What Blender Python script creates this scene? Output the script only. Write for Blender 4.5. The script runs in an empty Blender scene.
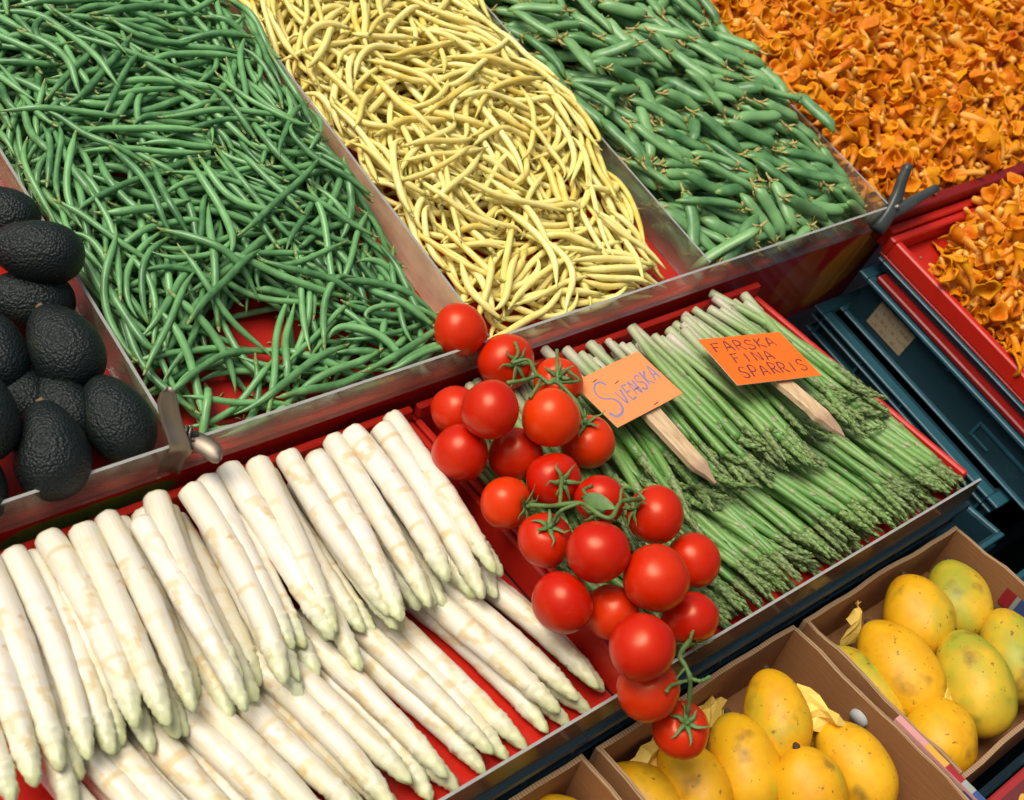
import bpy, math, random
import numpy as np
from mathutils import Matrix, Vector
random.seed(7)
rng = np.random.default_rng(11)
S = bpy.context.scene
COL = S.collection
PI = math.pi

# ------------------------------------------------------------------ frames
# world: X runs along the stall front, Y away from the customer, Z up.
# the upper shelf leans 10 degrees towards the customer: frame 'U'.
TILT = math.radians(10)
PIV = Vector((0, .53, 0))
MW = Matrix.Identity(4)
MU = Matrix.Translation(PIV) @ Matrix.Rotation(TILT, 4, 'X') @ Matrix.Translation(-PIV)
MUn = np.array(MU)

# ------------------------------------------------------------------ camera
FPX = 1246.0
CAMR = np.array([[0.76034717, -0.28483739, 0.58372925],
                 [-0.60772915, -0.62913844, 0.48461335],
                 [0.22921051, -0.72322367, -0.65146762]])
CAMP = np.array([0, -0.15691388, 0.84353383])
cam = bpy.data.cameras.new('camera')
camo = bpy.data.objects.new('camera', cam)
COL.objects.link(camo)
cam.sensor_width = 36
cam.lens = FPX / 1024 * 36
cam.clip_start = .02
cam.clip_end = 200
m = Matrix.Identity(4)
for i in range(3):
    m[i][0] = CAMR[i, 0]; m[i][1] = -CAMR[i, 1]; m[i][2] = -CAMR[i, 2]; m[i][3] = CAMP[i]
camo.matrix_world = m
cam.dof.use_dof = True
cam.dof.focus_distance = 1.25
cam.dof.aperture_fstop = 9.0
S.camera = camo

def project(P):
    """world points (n,3) -> pixel x, y, depth (used to rank what is in view)"""
    c = (P - CAMP) @ CAMR
    return np.stack([512 + FPX * c[:, 0] / c[:, 2], 400 + FPX * c[:, 1] / c[:, 2], c[:, 2]], 1)

# ------------------------------------------------------------------ light
w = bpy.data.worlds.new('World'); S.world = w; w.use_nodes = True
nt = w.node_tree
sky = nt.nodes.new('ShaderNodeTexSky'); sky.sky_type = 'NISHITA'; sky.sun_disc = False
SUN = Vector((-.38, .14, .915)).normalized()
sky.sun_elevation = math.asin(SUN.z)
sky.sun_rotation = math.atan2(SUN.x, SUN.y)
sky.air_density = .8; sky.dust_density = 8.0; sky.ozone_density = .3
bgn = nt.nodes['Background']; bgn.inputs['Strength'].default_value = .065
nt.links.new(sky.outputs[0], bgn.inputs['Color'])
sl = bpy.data.lights.new('sun', 'SUN'); sl.energy = 1.5; sl.angle = math.radians(36); sl.color = (1, .955, .88)
so = bpy.data.objects.new('sun', sl); COL.objects.link(so)
so.rotation_euler = SUN.to_track_quat('Z', 'Y').to_euler()
so.location = (0, 0, 3)
S.view_settings.view_transform = 'Standard'
S.view_settings.look = 'None'
S.view_settings.exposure = 0.66
S.view_settings.gamma = 1

# ------------------------------------------------------------------ materials
class Mat:
    def __init__(s, name):
        s.m = bpy.data.materials.new(name); s.m.use_nodes = True
        s.t = s.m.node_tree; s.b = s.t.nodes['Principled BSDF']; s.out = s.t.nodes['Material Output']
    def n(s, typ, **kw):
        o = s.t.nodes.new(typ)
        for k, v in kw.items():
            if k.startswith('_'): setattr(o, k[1:], v)
            else:
                key = k.replace('__', ' ')
                o.inputs[int(key[1:]) if key[0] == 'i' and key[1:].isdigit() else key].default_value = v
        return o
    def l(s, a, b): s.t.links.new(a, b)
    def attr(s, name): return s.n('ShaderNodeAttribute', _attribute_name=name).outputs['Fac']
    def obj(s): return s.n('ShaderNodeTexCoord').outputs['Object']
    def objrand(s): return s.n('ShaderNodeObjectInfo').outputs['Random']
    def noise(s, scale, detail=3, vec=None, rough=.55):
        o = s.n('ShaderNodeTexNoise', Scale=scale, Detail=detail, Roughness=rough)
        if vec is not None: s.l(vec, o.inputs['Vector'])
        return o.outputs['Fac']
    def mapping(s, vec, scale=(1, 1, 1), loc=(0, 0, 0)):
        o = s.n('ShaderNodeMapping'); o.inputs['Scale'].default_value = scale; o.inputs['Location'].default_value = loc
        s.l(vec, o.inputs['Vector']); return o.outputs[0]
    def math(s, op, a, b=None, clamp=False):
        o = s.n('ShaderNodeMath', _operation=op, _use_clamp=clamp)
        for i, x in enumerate((a, b)):
            if x is None: continue
            if isinstance(x, (int, float)): o.inputs[i].default_value = x
            else: s.l(x, o.inputs[i])
        return o.outputs[0]
    def ramp(s, fac, stops, interp='LINEAR'):
        o = s.n('ShaderNodeValToRGB'); cr = o.color_ramp; cr.interpolation = interp
        while len(cr.elements) < len(stops): cr.elements.new(.5)
        for e, (p, c) in zip(cr.elements, stops):
            e.position = p; e.color = (*c, 1) if len(c) == 3 else c
        s.l(fac, o.inputs[0]); return o.outputs[0]
    def mix(s, fac, a, b, mode='MIX'):
        o = s.n('ShaderNodeMix', _data_type='RGBA', _blend_type=mode)
        for i, x in ((0, fac), (6, a), (7, b)):
            if isinstance(x, (int, float)): o.inputs[i].default_value = x
            elif isinstance(x, tuple): o.inputs[i].default_value = (*x, 1)
            else: s.l(x, o.inputs[i])
        return o.outputs[2]
    def bump(s, h, strength=.3, dist=.001):
        o = s.n('ShaderNodeBump', Strength=strength, Distance=dist)
        s.l(h, o.inputs['Height']); s.l(o.outputs[0], s.b.inputs['Normal']); return o
    def color(s, c):
        if isinstance(c, tuple): s.b.inputs['Base Color'].default_value = (*c, 1)
        else: s.l(c, s.b.inputs['Base Color'])
        return s
    def set(s, **kw):
        for k, v in kw.items():
            i = s.b.inputs[k.replace('__', ' ')]
            if isinstance(v, (int, float, tuple)): i.default_value = v
            else: s.l(v, i)
        return s

M = {}
def veg(name, c0, c1, tip, rough=.4, nscale=60, tipw=.12, coat=0., sss=0.):
    """vegetable skin: colour varies per piece (rnd), along its length (t) and with fine noise"""
    a = Mat(name)
    r = a.math('FRACT', a.math('ADD', a.attr('rnd'), 0.0))
    base = a.mix(r, c0, c1)
    nz = a.noise(nscale, 4, a.obj())
    base = a.mix(a.math('MULTIPLY', a.math('SUBTRACT', nz, .30), 1.1, True), base, tuple(min(1, x * 1.7 + .01) for x in c1))
    t = a.attr('t')
    e = a.math('MULTIPLY', a.math('SUBTRACT', a.math('ABSOLUTE', a.math('SUBTRACT', t, .5)), .5 - tipw), 1 / tipw, True)
    base = a.mix(e, base, tip)
    a.color(base).set(Roughness=rough)
    if sss:
        a.set(Subsurface__Weight=sss, Subsurface__Radius=(.01, .006, .003), Subsurface__Scale=.4)
    a.bump(a.noise(nscale * 4, 3, a.obj()), .15, .001)
    M[name] = a.m
    return a
veg('bean_green', (.010, .075, .020), (.155, .360, .125), (.14, .27, .06), .30)
veg('bean_green_stalk', (.13, .22, .06), (.26, .28, .10), (.22, .2, .08), .6)
veg('bean_yellow', (.70, .49, .050), (.88, .77, .26), (.58, .56, .13), .30, sss=0)
veg('bean_yellow_stalk', (.33, .33, .08), (.45, .36, .10), (.3, .25, .1), .6)
veg('pea_pod', (.022, .110, .032), (.165, .335, .120), (.18, .32, .07), .34, nscale=40)
veg('pea_calyx', (.26, .30, .07), (.42, .30, .10), (.3, .28, .1), .6)
veg('asparagus_bract', (.20, .19, .12), (.34, .27, .22), (.25, .30, .12), .55)

a = Mat('chanterelle_cap')
r = a.math('FRACT', a.math('ADD', a.attr('rnd'), a.objrand()))
c = a.mix(r, (.66, .17, .0006), (.88, .41, .005))
c = a.mix(a.math('MULTIPLY', a.noise(70, 4, a.obj()), .6), c, (.40, .065, .0006))
c = a.mix(a.math('MULTIPLY', a.math('SUBTRACT', a.attr('t'), .62), 1.6, True), c, (.55, .12, .001))
c = a.mix(a.math('MULTIPLY', a.math('SUBTRACT', a.noise(25, 2, a.obj()), .62), 5, True), c, (.85, .42, .06))
a.color(c).set(Roughness=.55, Specular__IOR__Level=.2); a.bump(a.noise(160, 4, a.obj()), .35, .002); M['chanterelle_cap'] = a.m
a = Mat('chanterelle_stem')
t = a.attr('t')
c = a.ramp(t, [(0, (.84, .52, .13)), (.45, (.82, .40, .035)), (1, (.68, .20, .003))])
c = a.mix(a.math('MULTIPLY', a.noise(60, 4, a.obj()), .4), c, (.60, .17, .005))
a.color(c).set(Roughness=.55); a.bump(a.noise(120, 3, a.mapping(a.obj(), (1, 1, .3))), .3, .002); M['chanterelle_stem'] = a.m

def white_asp(name, green):
    a = Mat(name)
    o = a.obj(); t = a.attr('t'); r = a.attr('rnd')
    cb = a.n('ShaderNodeCombineXYZ'); a.l(a.math('MULTIPLY', a.attr('cx'), 5.5), cb.inputs[0]); a.l(a.math('MULTIPLY', a.attr('sx'), 5.5), cb.inputs[1])
    a.l(a.math('ADD', a.math('MULTIPLY', t, 5.0), a.math('MULTIPLY', r, 50.0)), cb.inputs[2])
    streak = a.noise(1, 5, cb.outputs[0], .65)
    c = a.mix(r, (.70, .665, .54), (.79, .765, .67))
    c = a.mix(a.math('MULTIPLY', a.math('SUBTRACT', streak, .45), 2.2, True), c, (.70, .59, .32))
    # yellow-brown bruises
    br = a.math('MULTIPLY', a.math('SUBTRACT', a.noise(48, 3, o), .66), 9, True)
    c = a.mix(a.math('MULTIPLY', br, .8), c, (.56, .30, .07))
    yl = a.math('MULTIPLY', a.math('SUBTRACT', a.noise(22, 2, o), .52), 4, True)
    c = a.mix(a.math('MULTIPLY', yl, .45), c, (.80, .66, .28))
    edge = a.attr('edge')
    c = a.mix(a.math('MULTIPLY', edge, .8), c, (.62, .43, .15))
    g = a.ramp(t, [(0, (0, 0, 0)), (.55, (0, 0, 0)), (.86, (.35, .35, .35)), (1, (1, 1, 1))])
    gn = a.math('MULTIPLY', g, a.math('ADD', a.noise(60, 3, o), .25), True)
    c = a.mix(a.math('MULTIPLY', gn, green), c, (.50, .60, .20))
    cut = a.math('MULTIPLY', a.math('SUBTRACT', .02, t), 40, True)
    c = a.mix(a.math('MULTIPLY', cut, .6), c, (.75, .60, .32))
    a.color(c).set(Roughness=.33, Subsurface__Weight=.0)
    a.bump(streak, .35, .0012); M[name] = a.m
white_asp('white_spear', .55); white_asp('white_tip', .85)

a = Mat('green_spear')
t = a.attr('t'); r = a.attr('rnd'); e = a.attr('edge')
c = a.ramp(t, [(0, (.66, .58, .48)), (.09, (.50, .46, .34)), (.22, (.25, .35, .13)), (.6, (.110, .290, .050)), (1, (.10, .23, .045))])
c = a.mix(a.math('MULTIPLY', r, .5), c, (.30, .45, .13))
c = a.mix(a.math('MULTIPLY', a.noise(90, 3, a.obj()), .35), c, (.06, .17, .04))
c = a.mix(a.math('MULTIPLY', e, .75), c, (.36, .27, .19))
a.color(c).set(Roughness=.42); a.bump(a.noise(300, 3, a.obj()), .15, .001); M['green_spear'] = a.m
a = Mat('green_tip')
t = a.attr('t'); r = a.attr('rnd')
c = a.mix(a.math('FRACT', a.math('MULTIPLY', t, 7.3)), (.080, .205, .030), (.29, .44, .11))
c = a.mix(a.math('MULTIPLY', r, .4), c, (.22, .20, .11))
c = a.mix(a.math('MULTIPLY', a.noise(160, 3, a.obj()), .4), c, (.10, .09, .08))
a.color(c).set(Roughness=.5); M['green_tip'] = a.m

a = Mat('tomato_skin')
c = a.mix(a.objrand(), (.50, .008, .0012), (.70, .040, .0018))
c = a.mix(a.math('MULTIPLY', a.math('SUBTRACT', a.noise(30, 2, a.obj()), .5), .9, True), c, (.66, .05, .006))
sp = a.math('GREATER_THAN', a.noise(420, 1, a.obj()), .78)
c = a.mix(a.math('MULTIPLY', sp, .25), c, (.75, .20, .05))
a.color(c).set(Roughness=.29, Specular__Tint=(1, .62, .40, 1), Specular__IOR__Level=.62); a.bump(a.noise(90, 2, a.obj()), .03, .001)
M['tomato_skin'] = a.m
a = Mat('tomato_stem')
c = a.mix(a.noise(90, 3, a.obj()), (.035, .105, .020), (.16, .27, .07))
a.color(c).set(Roughness=.55); a.bump(a.noise(300, 2, a.obj()), .3, .001); M['tomato_stem'] = a.m

a = Mat('avocado_skin')
v = a.n('ShaderNodeTexVoronoi', Scale=400.0); a.l(a.obj(), v.inputs['Vector'])
nz = a.noise(480, 4, a.obj())
c = a.mix(a.noise(35, 3, a.obj()), (.004, .008, .009), (.012, .019, .016))
c = a.mix(a.math('MULTIPLY', a.math('SUBTRACT', a.noise(22, 3, a.obj()), .55), 4, True), c, (.040, .046, .018))
a.color(c).set(Roughness=.42, Specular__IOR__Level=.28)
h = a.math('ADD', a.math('MULTIPLY', v.outputs['Distance'], 1.2), nz)
a.bump(h, .62, .0016); M['avocado_skin'] = a.m
a = Mat('avocado_stalk'); a.color(a.mix(a.noise(300, 3, a.obj()), (.10, .05, .02), (.28, .17, .07))).set(Roughness=.8); M['avocado_stalk'] = a.m

def mango_mat(name, green, c0=(.68, .31, .004), c1=(.75, .45, .010)):
    a = Mat(name); o = a.obj(); r = a.objrand()
    lp = a.n('ShaderNodeVectorMath', _operation='ADD'); a.l(o, lp.inputs[0])
    cb = a.n('ShaderNodeCombineXYZ'); a.l(a.math('MULTIPLY', r, 9.0), cb.inputs[0]); a.l(cb.outputs[0], lp.inputs[1]); o2 = lp.outputs[0]
    c = a.mix(a.noise(22, 3, o2), c0, c1)
    gp = a.math('MULTIPLY', a.math('SUBTRACT', a.noise(17, 3, o2), .62 - green * .25), 4.5, True)
    c = a.mix(a.math('MULTIPLY', gp, .85), c, (.27, .34, .028))
    c = a.mix(a.math('MULTIPLY', a.math('SUBTRACT', a.noise(40, 5, o2, .7), .45), 2.2, True), c, tuple(x * q for x, q in zip(c0, (.86, .72, .6))))
    sp = a.math('MULTIPLY', a.math('SUBTRACT', a.noise(150, 2, o2), .66), 14, True)
    c = a.mix(a.math('MULTIPLY', sp, .8), c, (.16, .085, .02))
    bl = a.math('MULTIPLY', a.math('MULTIPLY', a.math('SUBTRACT', a.noise(30, 2, o2), .58), 7, True), a.noise(140, 3, o2))
    c = a.mix(bl, c, (.12, .07, .015))
    a.color(c).set(Roughness=.47, Specular__IOR__Level=.35); a.bump(a.noise(55, 5, o2), .22, .002); M[name] = a.m
mango_mat('mango_skin', .32); mango_mat('mango_skin_greenish', .85, (.62, .38, .015), (.70, .46, .03))
a = Mat('mango_stalk'); a.color((.05, .028, .012)).set(Roughness=.8); M['mango_stalk'] = a.m
a = Mat('tissue'); a.color(a.mix(a.noise(60, 3, a.obj()), (.78, .52, .06), (.84, .62, .16))).set(Roughness=.55); M['tissue'] = a.m

a = Mat('cardboard')
o = a.obj()
c = a.mix(a.noise(14, 4, o), (.25, .105, .030), (.35, .165, .058))
c = a.mix(a.math('MULTIPLY', a.noise(1, 4, a.mapping(o, (60, 60, 500))), .4), c, (.21, .085, .024))
a.color(c).set(Roughness=.75); a.bump(a.noise(1, 3, a.mapping(o, (40, 40, 420))), .35, .0015); M['cardboard'] = a.m
a = Mat('cardboard_edge')
wv = a.n('ShaderNodeTexWave', Scale=95.0, Distortion=2.0); a.l(a.obj(), wv.inputs['Vector'])
a.color(a.mix(wv.outputs['Fac'], (.20, .115, .05), (.42, .27, .14))).set(Roughness=.85); M['cardboard_edge'] = a.m

def red_paint(name, c0, c1, rough):
    a = Mat(name); o = a.obj()
    c = a.mix(a.noise(9, 5, o), c0, c1)
    c = a.mix(a.math('MULTIPLY', a.math('SUBTRACT', a.noise(70, 4, o), .62), 4, True), c, tuple(x * .55 for x in c0))
    a.color(c).set(Roughness=a.math('ADD', a.math('MULTIPLY', a.noise(40, 3, o), .25), rough - .1), Specular__IOR__Level=.32)
    a.bump(a.noise(120, 3, o), .12, .001); M[name] = a.m
red_paint('red_board', (.36, .010, .006), (.50, .020, .010), .38)
red_paint('red_tray', (.42, .012, .008), (.56, .024, .010), .30)
red_paint('dark_red_board', (.16, .006, .005), (.22, .010, .007), .30)

# fascia with a printed picture of fruit and leaves on its dark red gloss
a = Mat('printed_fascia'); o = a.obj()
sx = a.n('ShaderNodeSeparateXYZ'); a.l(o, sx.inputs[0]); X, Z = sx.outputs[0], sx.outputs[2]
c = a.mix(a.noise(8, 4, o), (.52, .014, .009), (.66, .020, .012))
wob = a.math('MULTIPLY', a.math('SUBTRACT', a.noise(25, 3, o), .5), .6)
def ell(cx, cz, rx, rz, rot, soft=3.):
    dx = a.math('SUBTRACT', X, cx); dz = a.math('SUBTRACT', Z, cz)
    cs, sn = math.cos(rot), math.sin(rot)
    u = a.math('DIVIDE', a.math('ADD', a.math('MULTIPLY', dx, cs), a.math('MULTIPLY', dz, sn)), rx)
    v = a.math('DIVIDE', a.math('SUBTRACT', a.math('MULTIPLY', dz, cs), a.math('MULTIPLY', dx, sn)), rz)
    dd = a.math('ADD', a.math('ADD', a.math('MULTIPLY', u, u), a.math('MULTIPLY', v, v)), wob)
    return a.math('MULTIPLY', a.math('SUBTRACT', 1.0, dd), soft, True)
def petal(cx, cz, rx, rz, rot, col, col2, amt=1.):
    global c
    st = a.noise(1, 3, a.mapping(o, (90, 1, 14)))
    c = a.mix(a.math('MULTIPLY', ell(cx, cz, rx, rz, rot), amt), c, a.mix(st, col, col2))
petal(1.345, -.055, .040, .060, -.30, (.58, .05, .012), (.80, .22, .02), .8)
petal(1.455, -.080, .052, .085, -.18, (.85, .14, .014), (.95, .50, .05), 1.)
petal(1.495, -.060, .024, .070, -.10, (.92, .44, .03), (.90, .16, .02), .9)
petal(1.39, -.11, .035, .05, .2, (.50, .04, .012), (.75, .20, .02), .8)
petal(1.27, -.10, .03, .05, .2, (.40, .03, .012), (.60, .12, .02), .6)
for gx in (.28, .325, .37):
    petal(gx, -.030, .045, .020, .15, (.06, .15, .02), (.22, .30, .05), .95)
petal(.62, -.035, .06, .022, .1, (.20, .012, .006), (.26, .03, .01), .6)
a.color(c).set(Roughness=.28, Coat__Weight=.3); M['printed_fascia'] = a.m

def plastic(name, c0, c1, rough=.45):
    a = Mat(name); o = a.obj()
    c = a.mix(a.noise(7, 4, o), c0, c1)
    c = a.mix(a.math('MULTIPLY', a.math('SUBTRACT', a.noise(45, 4, o), .58), 3, True), c, tuple(min(1, x * 1.8 + .004) for x in c1))
    a.color(c).set(Roughness=rough); a.bump(a.noise(140, 3, o), .1, .001); M[name] = a.m
plastic('teal_plastic', (.006, .024, .034), (.011, .042, .057))
plastic('teal_rim', (.014, .066, .088), (.024, .100, .130), .38)
plastic('navy_plastic', (.010, .026, .036), (.017, .040, .054), .4)
plastic('clamp_dark', (.025, .034, .034), (.06, .075, .07), .35)

def acrylic(name, tint, body, f0, rough, trl=.6):
    a = Mat(name)
    tr = a.n('ShaderNodeBsdfTransparent', Color=(*tint, 1))
    df0 = a.n('ShaderNodeBsdfDiffuse', Color=(*body, 1)); tl = a.n('ShaderNodeBsdfTranslucent', Color=(*body, 1))
    df = a.n('ShaderNodeMixShader'); df.inputs[0].default_value = trl; a.l(df0.outputs[0], df.inputs[1]); a.l(tl.outputs[0], df.inputs[2])
    gl = a.n('ShaderNodeBsdfGlossy', Color=(.9, .9, .9, 1), Roughness=rough)
    nz = a.noise(26, 4, a.mapping(a.obj(), (1, 1, 2.5)))
    m1 = a.n('ShaderNodeMixShader'); a.l(a.math('MULTIPLY', a.math('ADD', nz, .25), f0), m1.inputs[0])
    a.l(tr.outputs[0], m1.inputs[1]); a.l(df.outputs[0], m1.inputs[2])
    lw = a.n('ShaderNodeLayerWeight', Blend=.28)
    m2 = a.n('ShaderNodeMixShader'); a.l(a.math('ADD', a.math('MULTIPLY', lw.outputs['Fresnel'], .45), .03), m2.inputs[0])
    a.l(m1.outputs[0], m2.inputs[1]); a.l(gl.outputs[0], m2.inputs[2])
    a.l(m2.outputs[0], a.out.inputs['Surface']); M[name] = a.m
acrylic('clear_acrylic', (.95, .96, .94), (.74, .64, .48), .26, .07)
acrylic('smoky_acrylic', (.55, .50, .42), (.17, .13, .085), .75, .12)
acrylic('floor_reflection_acrylic', (.98, .90, .80), (.96, .64, .44), .80, .10, .12)  # peach tint and body stand in for the red floor reflected in the divider
a = Mat('acrylic_edge'); a.color(a.mix(a.noise(60, 3, a.obj()), (.22, .24, .22), (.42, .42, .38))).set(Roughness=.25); M['acrylic_edge'] = a.m

a = Mat('orange_card'); a.color(a.mix(a.noise(18, 4, a.obj()), (.80, .125, .004), (.86, .16, .006))).set(Roughness=.55); M['orange_card'] = a.m
a = Mat('faded_orange_card'); a.color(a.mix(a.noise(18, 4, a.obj()), (.80, .25, .075), (.83, .30, .10))).set(Roughness=.55); M['faded_orange_card'] = a.m
a = Mat('card_edge'); a.color((.80, .62, .42)).set(Roughness=.7); M['card_edge'] = a.m
a = Mat('dark_ink'); a.color(a.mix(a.noise(160, 3, a.obj()), (.07, .022, .030), (.18, .04, .035))).set(Roughness=.6); M['dark_ink'] = a.m
a = Mat('blue_ink'); a.color(a.mix(a.noise(160, 3, a.obj()), (.15, .17, .36), (.32, .26, .34))).set(Roughness=.6); M['blue_ink'] = a.m
a = Mat('staple'); a.color((.12, .05, .03)).set(Roughness=.4, Metallic=.6); M['staple'] = a.m
a = Mat('stake_wood'); o = a.obj()
g = a.noise(1, 5, a.mapping(o, (300, 22, 300)))
c = a.ramp(g, [(.25, (.34, .20, .09)), (.5, (.60, .43, .24)), (.75, (.70, .54, .34))])
c = a.mix(a.math('MULTIPLY', a.attr('edge'), .75), c, (.30, .19, .12))
a.color(c).set(Roughness=.7); a.bump(g, .4, .001); M['stake_wood'] = a.m
a = Mat('clamp_steel'); a.color(a.mix(a.noise(20, 3, a.obj()), (.26, .22, .17), (.34, .28, .21))).set(Metallic=.9, Roughness=.5); M['clamp_steel'] = a.m
a = Mat('label_paper'); o = a.obj()
sx = a.n('ShaderNodeSeparateXYZ'); a.l(o, sx.inputs[0])
lines = a.math('GREATER_THAN', a.math('SINE', a.math('MULTIPLY', sx.outputs[2], 520.0)), .1)
blk = a.math('GREATER_THAN', a.noise(1, 2, a.mapping(o, (1, 380, 120))), .52)
c = a.mix(a.noise(40, 4, o), (.26, .20, .11), (.36, .29, .18))
c = a.mix(a.math('MULTIPLY', a.math('MULTIPLY', lines, blk), .6), c, (.15, .085, .05))
a.color(c).set(Roughness=.8); M['label_paper'] = a.m
a = Mat('asphalt'); a.color(a.mix(a.noise(60, 5, a.obj()), (.03, .03, .03), (.07, .07, .068))).set(Roughness=.9); a.bump(a.noise(300, 3, a.obj()), .4, .003); M['asphalt'] = a.m
def flat(name, c, rough=.6):
    a = Mat(name); a.color(a.mix(a.noise(50, 4, a.obj()), c, tuple(x * .75 for x in c))).set(Roughness=rough); M[name] = a.m
flat('white_plug', (.42, .44, .42)); flat('print_red', (.36, .02, .022)); flat('print_blue', (.04, .09, .25))
flat('print_pink', (.70, .33, .30)); flat('print_yellow', (.72, .40, .05)); flat('print_green', (.20, .30, .04)); flat('print_maroon', (.14, .02, .02)); flat('print_grey', (.34, .38, .33))

# ------------------------------------------------------------------ object helpers
def mesh(name, V, F, mats, smooth=True, attrs=None, mi=None):
    me = bpy.data.meshes.new(name)
    V = np.asarray(V, dtype=float)
    me.from_pydata(V.tolist(), [], [tuple(int(i) for i in f) for f in F])
    for mt in (mats if isinstance(mats, (list, tuple)) else [mats]): me.materials.append(M[mt])
    if mi is not None: me.polygons.foreach_set('material_index', np.asarray(mi, dtype=np.int32))
    if smooth: me.polygons.foreach_set('use_smooth', np.ones(len(me.polygons), dtype=bool))
    for k, v in (attrs or {}).items():
        at = me.attributes.new(k, 'FLOAT', 'POINT'); at.data.foreach_set('value', np.asarray(v, dtype=np.float32))
    me.update()
    return me
def tag(o, label=None, cat=None, group=None, kind=None):
    if label: o['label'] = label
    if cat: o['category'] = cat
    if group: o['group'] = group
    if kind: o['kind'] = kind
    return o
def thing(name, label, cat, loc=(0, 0, 0), frame=MW, group=None, rot=None):
    o = bpy.data.objects.new(name, None); o.empty_display_size = .02
    COL.objects.link(o)
    o.matrix_world = frame @ Matrix.Translation(Vector(loc)) @ (rot if rot is not None else Matrix.Identity(4))
    return tag(o, label, cat, group)
def part(name, V, F, mats, parent, base=None, **kw):
    """a mesh child; V in the frame of the thing, base = the thing's origin in that frame"""
    V = np.asarray(V, dtype=float)
    if base is not None: V = V - np.asarray(base)
    o = bpy.data.objects.new(name, mesh(name, V, F, mats, **kw)); COL.objects.link(o)
    o.parent = parent
    return o
def solo(name, V, F, mats, frame=MW, loc=None, **kw):
    V = np.asarray(V, dtype=float)
    if loc is None: loc = np.array([V[:, 0].mean(), V[:, 1].mean(), V[:, 2].min()])
    o = bpy.data.objects.new(name, mesh(name, V - np.asarray(loc), F, mats, **kw)); COL.objects.link(o)
    o.matrix_world = frame @ Matrix.Translation(Vector([float(x) for x in loc]))
    return o

def join(parts):
    Vs, Fs, n = [], [], 0
    for V, F in parts:
        Vs.append(np.asarray(V, float)); Fs += [tuple(i + n for i in f) for f in F]; n += len(V)
    return np.concatenate(Vs), Fs
def box(x0, x1, y0, y1, z0, z1):
    V = [(x, y, z) for z in (z0, z1) for y in (y0, y1) for x in (x0, x1)]
    return np.array(V), [(0, 2, 3, 1), (4, 5, 7, 6), (0, 1, 5, 4), (2, 6, 7, 3), (0, 4, 6, 2), (1, 3, 7, 5)]
def bevel_box(x0, x1, y0, y1, z0, z1, b=.002):
    """box with chamfered edges"""
    V = []; idx = {}
    for i, x in enumerate((x0, x1)):
        for j, y in enumerate((y0, y1)):
            for k, z in enumerate((z0, z1)):
                sx, sy, sz = (1 if i == 0 else -1), (1 if j == 0 else -1), (1 if k == 0 else -1)
                for ax, p in enumerate(((x, y + sy * b, z + sz * b), (x + sx * b, y, z + sz * b), (x + sx * b, y + sy * b, z))):
                    idx[i, j, k, ax] = len(V); V.append(p)
    F = []
    for ax in range(3):
        o1, o2 = [q for q in range(3) if q != ax]
        for s in (0, 1):
            f = []
            for (p, q) in ((0, 0), (1, 0), (1, 1), (0, 1)):
                k = [0, 0, 0]; k[ax] = s; k[o1] = p; k[o2] = q; f.append(idx[k[0], k[1], k[2], ax])
            F.append(f)
    for ax in range(3):          # edges along ax
        o1, o2 = [q for q in range(3) if q != ax]
        for p in (0, 1):
            for q in (0, 1):
                k0 = [0, 0, 0]; k0[o1] = p; k0[o2] = q; k1 = list(k0); k1[ax] = 1
                F.append([idx[(*k0, o1)], idx[(*k1, o1)], idx[(*k1, o2)], idx[(*k0, o2)]])
    for i in (0, 1):
        for j in (0, 1):
            for k in (0, 1): F.append([idx[i, j, k, 0], idx[i, j, k, 1], idx[i, j, k, 2]])
    V = np.array(V); cen = V.mean(0)
    G = []
    for f in F:
        P = V[f]; nrm = np.cross(P[1] - P[0], P[2] - P[0])
        G.append(tuple(f) if nrm @ (P.mean(0) - cen) > 0 else tuple(f[::-1]))
    return V, G
def tube(P, R, k=7, flat_=1.0, roll=0.0, up=(0, 0, 1), caps=True):
    """tube along P with radius R; flat_ squashes it across; returns V, F, t per vertex"""
    P = np.asarray(P, float); n = len(P); R = np.broadcast_to(np.asarray(R, float), (n,))
    T = np.gradient(P, axis=0); T /= np.linalg.norm(T, axis=1)[:, None] + 1e-12
    u = np.array(up, float)
    Sd = np.cross(T, u); ln = np.linalg.norm(Sd, axis=1)
    for i in range(n):
        if ln[i] < .15:
            Sd[i] = Sd[i - 1] if i else np.cross(T[i], (1, .3, 0))
    for i in range(1, n):
        if Sd[i] @ Sd[i - 1] < 0: Sd[i] = -Sd[i]
    Sd /= np.linalg.norm(Sd, axis=1)[:, None] + 1e-12
    N = np.cross(Sd, T)
    an = np.arange(k) / k * 2 * PI
    a1 = np.cos(an); a2 = np.sin(an) * flat_
    cr, sr = math.cos(roll), math.sin(roll)
    b1 = a1 * cr - a2 * sr; b2 = a1 * sr + a2 * cr
    V = (P[:, None, :] + R[:, None, None] * (b1[None, :, None] * Sd[:, None, :] + b2[None, :, None] * N[:, None, :])).reshape(-1, 3)
    F = []
    for i in range(n - 1):
        for j in range(k):
            q = (j + 1) % k
            F.append((i * k + j, i * k + q, (i + 1) * k + q, (i + 1) * k + j))
    t = np.repeat(np.linspace(0, 1, n), k)
    if caps:
        F.append(tuple(range(k))[::-1]); F.append(tuple(range((n - 1) * k, n * k)))
    return V, F, t
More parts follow.
